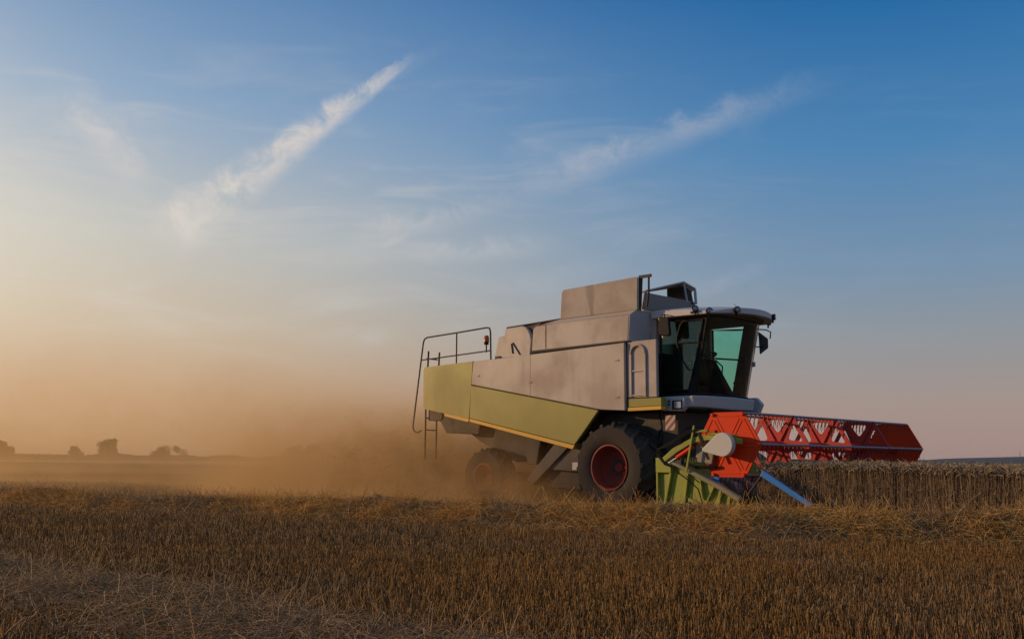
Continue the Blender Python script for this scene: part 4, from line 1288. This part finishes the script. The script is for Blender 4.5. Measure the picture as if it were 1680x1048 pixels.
def wheat(nb, mx, my, wmul=1.0, stems=True, hmul=1.0):
    n = len(mx)
    p = m2w(mx, my)
    hgt = (0.93 + 0.10 * (fbm(p[:, 0] * 0.6, p[:, 1] * 0.6, 3, 3) - 0.5) * 2 + rng.normal(0, 0.035, n)) * hmul
    lean = rng.normal(0, 0.05, (n, 2)) + np.array([0.03, -0.02])
    vec = np.concatenate([lean * hgt[:, None], hgt[:, None]], 1) * np.array([1, 1, 0.93])
    base = np.concatenate([p, np.zeros((n, 1))], 1)
    if not stems:
        base = base + vec * 0.72
        vec = vec * 0.28
    bend = np.concatenate([rng.normal(0, 0.018, (n, 2)), np.zeros((n, 1))], 1)
    V, F = blades(base, vec, bend, rng.uniform(0.0032, 0.005, n) * wmul, 3 if stems else 1, taper=0.75)
    nb.add(V, F, 0)
    # nodding ear: a short arc of two tapering pieces
    tip = base + vec
    a = rng.uniform(0, 6.283, n)
    hv = np.stack([np.cos(a), np.sin(a), np.zeros(n)], 1)
    droop = rng.uniform(-0.5, 1.0, n)
    d1 = hv * 0.55 + np.array([0, 0, 1]) * (0.9 - 0.35 * droop)[:, None]
    d2 = hv * 0.85 + np.array([0, 0, 1]) * (0.35 - 0.95 * droop)[:, None]
    d1 /= np.linalg.norm(d1, axis=1, keepdims=True)
    d2 /= np.linalg.norm(d2, axis=1, keepdims=True)
    l1, l2 = rng.uniform(0.03, 0.05, n)[:, None], rng.uniform(0.055, 0.085, n)[:, None]
    V, F = blades(tip, d1 * l1, np.zeros((n, 3)), rng.uniform(0.006, 0.010, n) * wmul, 1, taper=1.5)
    nb.add(V, F, 1)
    V, F = blades(tip + d1 * l1, d2 * l2, hv * 0.006, rng.uniform(0.011, 0.016, n) * wmul, 2, taper=0.35)
    nb.add(V, F, 1)
    if stems:
        # dry leaves
        q = rng.uniform(0.25, 0.85, n)[:, None]
        a = rng.uniform(0, 6.283, n)
        lv = np.stack([np.cos(a) * 0.10, np.sin(a) * 0.10, rng.uniform(-0.16, 0.02, n)], 1)
        V, F = blades(base + vec * q, lv, np.stack([np.cos(a) * 0.02, np.sin(a) * 0.02, np.full(n, 0.035)], 1), rng.uniform(0.005, 0.010, n), 2, taper=0.3)
        nb.add(V, F, 0)


nb = NB()
# the cut side, seen in full height
n = 30000
my = YEDGE + np.abs(rng.normal(0, 1, n)) * 0.75 + (rng.random(n) - 0.5) * 0.10
wheat(nb, rng.uniform(XCUT + 0.1, XCUT + 13, n), my)
# along the knife, in front of the reel
n = 16000
wheat(nb, XCUT + np.abs(rng.normal(0, 1, n)) * 0.7, rng.uniform(YEDGE, 4.2, n))
# body of the stand near the machine
n = 26000
wheat(nb, rng.uniform(XCUT, XCUT + 13, n), rng.uniform(YEDGE + 0.6, 8, n), 1.1)
# beyond the header and further back only the upper parts can be seen
n = 60000
d_ = 8 + 70 * rng.random(n) ** 1.6
a_ = rng.uniform(0.06, 0.62, n)
px, py = np.tan(a_) * (d_ + 6), d_ + 6
mx = (px - OX) * FW[0] + (py - OY) * FW[1]
my = (px - OX) * LW[0] + (py - OY) * LW[1]
ok = ((mx > XCUT) & (my > YEDGE + 0.8)) | (my > 3.6)
wheat(nb, mx[ok], my[ok], 1.5, False)
# the closed canopy further in, as a ragged sheet just under the ears
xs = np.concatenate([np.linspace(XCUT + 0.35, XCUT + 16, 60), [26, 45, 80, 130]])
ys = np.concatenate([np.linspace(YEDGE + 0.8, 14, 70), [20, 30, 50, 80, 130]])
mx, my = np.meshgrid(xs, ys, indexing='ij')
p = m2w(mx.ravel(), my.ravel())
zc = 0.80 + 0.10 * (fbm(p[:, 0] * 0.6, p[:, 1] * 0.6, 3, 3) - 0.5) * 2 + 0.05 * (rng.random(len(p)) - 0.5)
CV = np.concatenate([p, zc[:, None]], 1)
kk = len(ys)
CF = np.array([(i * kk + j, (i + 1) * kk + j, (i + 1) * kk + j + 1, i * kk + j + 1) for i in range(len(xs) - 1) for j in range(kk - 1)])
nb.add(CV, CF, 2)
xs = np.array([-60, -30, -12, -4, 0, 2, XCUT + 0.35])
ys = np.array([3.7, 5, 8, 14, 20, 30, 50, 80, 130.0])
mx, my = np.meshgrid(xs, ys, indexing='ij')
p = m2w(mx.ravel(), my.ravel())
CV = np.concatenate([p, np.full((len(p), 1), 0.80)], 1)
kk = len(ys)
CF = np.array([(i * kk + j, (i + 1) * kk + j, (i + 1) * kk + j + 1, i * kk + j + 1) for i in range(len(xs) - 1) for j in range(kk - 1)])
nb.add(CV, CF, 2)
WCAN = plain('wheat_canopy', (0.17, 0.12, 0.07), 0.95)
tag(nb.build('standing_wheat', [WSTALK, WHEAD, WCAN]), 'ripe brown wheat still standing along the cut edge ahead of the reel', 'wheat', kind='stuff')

# --- far hills on the right, with a mast on top
HILL = plain('wooded_hill_haze_tint', (0.022, 0.034, 0.045), 0.95)  # blue of the distance haze is painted into the base colour
hx = np.linspace(-400, 5200, 90)
DH = 3200.0
hp = np.interp(hx, [-400, 600, 1100, 1291, 1370, 1426, 1503, 1618, 1900, 2600, 3400, 4200, 5200], [4, 8, 10, 11, 10.5, 12.5, 19, 22.5, 26, 30, 26, 20, 10]) + 0.8 * fbm(hx / 60, hx * 0, 3, 3)
rows_ = []
for dy, kz in ((-500, -0.2), (-180, 0.62), (0, 1.0), (300, 0.9), (900, -0.2)):
    rows_.append(np.stack([hx, np.full_like(hx, DH + dy) + 0.02 * hx, hp * kz], 1))
HV = np.concatenate(rows_)
nn = len(hx)
HF = np.array([(r * nn + i, r * nn + i + 1, (r + 1) * nn + i + 1, (r + 1) * nn + i) for r in range(4) for i in range(nn - 1)])
tag(np_mesh('hills', HV, HF, [HILL], smooth=True), kind='structure')
mx_, my_ = 1610.0, DH + 32
mast = MB().tube([(mx_, my_, 18), (mx_, my_, 38)], [0.9, 0.35], 6).tube([(mx_, my_, 36), (mx_, my_, 45)], [0.3, 0.15], 6)
for zz_ in (29, 33, 37):
    mast.tube([(mx_ - 1.6, my_, zz_), (mx_ + 1.6, my_, zz_)], 0.4, 5)
tag(mast.build('radio_mast', DARKMETAL), 'tiny thin radio mast on the crest of the blue hill', 'mast')

# --- trees along the far edge of the field
LEAF = straw_mat('tree_leaf', [(0.018, 0.022, 0.009), (0.03, 0.034, 0.013), (0.05, 0.048, 0.018)], 0.8, 0.12)
BARK = plain('tree_bark', (0.06, 0.045, 0.032), 0.9)


def tree(name, px, dist_, h, w_, label, seed, lobes=9, low=0.18, nleaf=2600, group=None):
    """Trunk with limbs, and a crown of leaf clumps spread through several uneven lobes."""
    r = np.random.default_rng(seed)
    dv = pix_dir(px, 756)
    x0, y0 = dv.x / dv.y * dist_, dist_
    root = tag(empty(name, (x0, y0, 0)), label, 'bush' if 'bush' in name else 'tree', group)
    tr = MB()
    th = h * 0.55
    pts = [(0, 0, -0.1), (0.02 * h, 0.01 * h, th * 0.4), (0.0, 0.02 * h, th * 0.75), (0.03 * h, 0, h * 0.8)]
    tr.tube(pts, [0.035 * h, 0.028 * h, 0.02 * h, 0.006 * h], 8)
    cs = []
    for i in range(lobes):
        a = r.uniform(0, 6.283)
        zc_ = lerp(low + 0.1, 0.86, (i + 0.5) / lobes) * h
        env = math.sin(math.pi * min(1, max(0.12, (zc_ / h - low + 0.12) / (1.12 - low)))) ** 0.7
        rad = w_ * 0.5 * (env * r.uniform(0.25, 0.72) if w_ < 1.6 * h else (0.2 + 0.8 * env) * r.uniform(0.1, 0.85))
        c_ = np.array([math.cos(a) * rad, math.sin(a) * rad, zc_])
        rl_ = min(w_ * r.uniform(0.16, 0.26), h * r.uniform(0.20, 0.30))
        c_[2] = min(c_[2], h - rl_ * 0.9)
        cs.append((c_, rl_))
        tr.tube([(0.01 * h, 0.01 * h, zc_ * 0.55), tuple(c_ * np.array([0.5, 0.5, 0.85])), tuple(c_)], [0.012 * h, 0.008 * h, 0.003 * h], 5)
    tr.build('trunk', BARK, root)
    V, F = [], []
    n = nleaf
    which = r.integers(0, len(cs), n)
    dirs = r.normal(size=(n, 3))
    dirs /= np.linalg.norm(dirs, axis=1, keepdims=True)
    rad = r.random(n) ** 0.45
    cen = np.array([c_[0] for c_ in cs])[which]
    rr = np.array([c_[1] for c_ in cs])[which]
    P = cen + dirs * (rad * rr * r.uniform(0.8, 1.15, n))[:, None] * np.array([1, 1, 0.85])
    P[:, 2] = np.maximum(P[:, 2], 0.04 * h + 0.05 * h * r.random(n))
    sz = h * r.uniform(0.022, 0.05, n)
    u = r.normal(size=(n, 3))
    u /= np.linalg.norm(u, axis=1, keepdims=True)
    v = np.cross(u, r.normal(size=(n, 3)))
    v /= np.linalg.norm(v, axis=1, keepdims=True)
    V = np.stack([P - u * sz[:, None], P + v * sz[:, None] * 0.6, P + u * sz[:, None], P - v * sz[:, None] * 0.6], 1).reshape(-1, 3)
    F = np.arange(4 * n).reshape(n, 4)
    o = np_mesh('crown', V, F, [LEAF])
    o.parent = root
    return root


TG = 'trees along the far field edge'
tree('tree', -6, 300, 6.8, 7.5, 'tall dark tree cut off by the left edge of the view', 1, 16, 0.12, 3600, TG)
tree('tree', 17, 310, 4.9, 5.0, 'rounded tree just beside the tall one at the left edge', 2, 14, 0.05, 3200, TG)
tree('tree', 126, 330, 5.4, 5.4, 'small bushy tree standing at the end of the low hedge line', 3, 15, 0.05, 3200, TG)
tree('tree', 180, 300, 7.2, 6.6, 'lone upright tree rising well above the hazy hedge line', 4, 20, 0.08, 4600, TG)
tree('bush', 275, 300, 5.2, 12.5, 'broad low bush fading into the dust right of the lone tree', 5, 20, 0.0, 4200, TG)
tree('bush', 497, 310, 6.0, 18.0, 'wide bush almost lost in the dust behind the combine', 6, 30, 0.0, 6000, TG)
tree('bush', 592, 320, 5.0, 11.0, 'dim bush showing through the thick dust nearest the combine', 8, 22, 0.0, 4200, TG)
# low hedge line far off, one mass
n = 45000
hx_ = rng.uniform(-420, -40, n)
hh = 3.7 * (0.45 + 0.9 * fbm(hx_ / 18, hx_ * 0, 8, 4))
P = np.stack([hx_, rng.uniform(640, 665, n), hh * rng.random(n) ** 0.9], 1)
sz = rng.uniform(0.35, 0.8, n)[:, None]
u = rng.normal(size=(n, 3))
u /= np.linalg.norm(u, axis=1, keepdims=True)
v = np.cross(u, rng.normal(size=(n, 3)))
v /= np.linalg.norm(v, axis=1, keepdims=True)
tag(np_mesh('distant_hedge', np.stack([P - u * sz, P + v * sz * 0.6, P + u * sz, P - v * sz * 0.6], 1).reshape(-1, 3), np.arange(4 * n).reshape(n, 4), [LEAF]),
    'low dark hedge line along the far side of the field', 'hedge', kind='stuff')

# ------------------------------------------------------------------ dust and air
m, g = new_mat('field_dust')
tc = g.n('ShaderNodeTexCoord').outputs['Object']
s = g.n('ShaderNodeSeparateXYZ')
g.link(tc, s.inputs[0])
X, Y, Z = s.outputs
S = g.math('MULTIPLY', X, -1.0)                                  # metres behind the front axle
Sp = g.math('MAXIMUM', S, 0.0)
wid = g.math('ADD', 2.2, g.math('MULTIPLY', Sp, 0.22))
hgt = g.math('ADD', 0.50, g.math('MULTIPLY', Sp, 0.12))
warp = g.noise(g.mapping(tc, (0.20, 0.24, 0.34)), 1.0, 5, 0.62, 0.9)
curl = g.noise(tc, 0.75, 5, 0.68, 1.6)
huge = g.noise(g.mapping(tc, (0.085, 0.10, 0.15)), 1.0, 3, 0.55, 0.6)
yy_ = g.math('DIVIDE', Y, wid)
zz_ = g.math('DIVIDE', g.math('MAXIMUM', Z, 0.0), hgt)
zz_ = g.math('MULTIPLY', zz_, g.math('ADD', 0.05, g.math('ADD', g.math('MULTIPLY', warp, 1.0), g.math('MULTIPLY', curl, 0.9))))
prof_ = g.math('MULTIPLY', g.math('EXPONENT', g.math('MULTIPLY', g.math('MULTIPLY', yy_, yy_), -1.0)), g.math('EXPONENT', g.math('MULTIPLY', g.math('POWER', zz_, 1.3), -1.1)))
front = g.smooth(S, -0.4, 8.2)
amp = g.math('ADD', g.math('MULTIPLY', g.math('EXPONENT', g.math('MULTIPLY', Sp, -1 / 3.7)), 10.0), g.math('MULTIPLY', g.math('EXPONENT', g.math('MULTIPLY', Sp, -1 / 45)), 0.060))
bil = g.math('MULTIPLY', g.smooth(warp, 0.30, 0.68, 0.30, 1.5), g.math('MULTIPLY', g.smooth(curl, 0.36, 0.66, 0.08, 2.0), g.smooth(huge, 0.34, 0.66, 0.25, 1.7)))
plume = g.math('MULTIPLY', g.math('MULTIPLY', prof_, front), g.math('MULTIPLY', amp, bil))
# what settled from the last rounds lies low over the field behind
low = g.math('MULTIPLY', g.math('EXPONENT', g.math('MULTIPLY', g.math('MAXIMUM', Z, 0.0), -1.15)), g.math('MULTIPLY', g.smooth(S, 4, 22), g.smooth(warp, 0.25, 0.7, 0.35, 1.3)))
low = g.math('MULTIPLY', low, 0.030)
# the burst of chaff straight out of the straw hood
bs = g.math('DIVIDE', g.math('SUBTRACT', S, 8.2), 2.1)
bz = g.math('DIVIDE', g.math('SUBTRACT', Z, 0.55), 1.0)
by = g.math('DIVIDE', Y, 1.9)
burst = g.math('EXPONENT', g.math('MULTIPLY', g.math('ADD', g.math('ADD', g.math('MULTIPLY', bs, bs), g.math('MULTIPLY', bz, bz)), g.math('MULTIPLY', by, by)), -1.0))
rag = g.noise(tc, 1.7, 6, 0.72, 1.0)
burst = g.math('MULTIPLY', burst, g.smooth(rag, 0.44, 0.62))
top = g.smooth(Z, 15.5, 8.0)
edge = g.math('MULTIPLY', g.smooth(g.math('ABSOLUTE', Y), 29.5, 17.0), g.smooth(S, 118, 90))
dens = g.math('MULTIPLY', g.math('MULTIPLY', g.math('ADD', plume, low), top), g.math('MULTIPLY', edge, 0.9))
dens = g.math('ADD', dens, g.math('MULTIPLY', burst, 4.5))
pv = g.n('ShaderNodeVolumePrincipled')
g.link(g.mix(g.math('MULTIPLY', burst, 1.6, clamp=True), (0.965, 0.65, 0.31), (0.50, 0.29, 0.12)), pv.inputs['Color'])
pv.inputs['Anisotropy'].default_value = 0.38
g.link(dens, pv.inputs['Density'])
g.link(pv.outputs[0], g.n('ShaderNodeOutputMaterial').inputs['Volume'])
dc = MB()
ringf = lambda x, w_, h_: [(x, -w_, -0.3), (x, -w_, h_ * 0.6), (x, -w_ * 0.6, h_), (x, w_ * 0.6, h_), (x, w_, h_ * 0.6), (x, w_, -0.3)]
rings = [ringf(0.8, 4, 4), ringf(-6, 8, 7), ringf(-30, 18, 13), ringf(-60, 30, 16), ringf(-120, 30, 16)]
vs = [p for q in rings for p in q]
fs = [tuple(range(6)), tuple(reversed(range(24, 30)))] + [(i * 6 + k, i * 6 + (k + 1) % 6, i * 6 + 6 + (k + 1) % 6, i * 6 + 6 + k) for i in range(4) for k in range(6)]
dc.add(vs, fs)
dust = dc.build('dust_cloud', m, None, 0, 0)
dust.location = (OX, OY, 0)
dust.rotation_euler = (0, 0, -HEAD)
tag(dust, 'golden dust cloud trailing behind the combine over the field', 'dust', kind='stuff')

# chaff and broken straw flying out behind
n = 40000
s_ = 4.4 + np.abs(rng.normal(0, 2.2, n))
cx = -s_
cyy = rng.normal(0, 0.75 + 0.08 * s_, n)
cz = np.abs(rng.normal(0, 0.46, n)) * (0.9 + 0.06 * s_) + 0.05
clump = fbm(cx * 1.6 + 9, cz * 1.9 + cyy * 0.6, 6, 3)
keep = clump > 0.50
p = m2w(cx, cyy)[keep]
n = len(p)
vec = rng.normal(0, 1, (n, 3))
vec *= (rng.uniform(0.015, 0.07, n) / np.linalg.norm(vec, axis=1))[:, None]
V, F = blades(np.concatenate([p, cz[keep][:, None]], 1), vec, vec * 0.05, rng.uniform(0.003, 0.009, n), 1, taper=0.7)
tag(np_mesh('flying_chaff', V, F, [DULL]), 'loose chaff and straw bits thrown up behind the combine', 'chaff', kind='stuff')

# the evening air itself, one even box from a metre under the field to above the hills
m, g = new_mat('evening_air')
pv = g.n('ShaderNodeVolumePrincipled')
pv.inputs['Color'].default_value = (0.80, 0.88, 1.0, 1)
pv.inputs['Density'].default_value = 0.00003
pv.inputs['Anisotropy'].default_value = 0.2
g.link(pv.outputs[0], g.n('ShaderNodeOutputMaterial').inputs['Volume'])
hz = MB().box((-9500, -9500, -1.0), (9500, 9500, 75.0)).build('haze', m, None, 0, 0)
hz['kind'] = 'stuff'
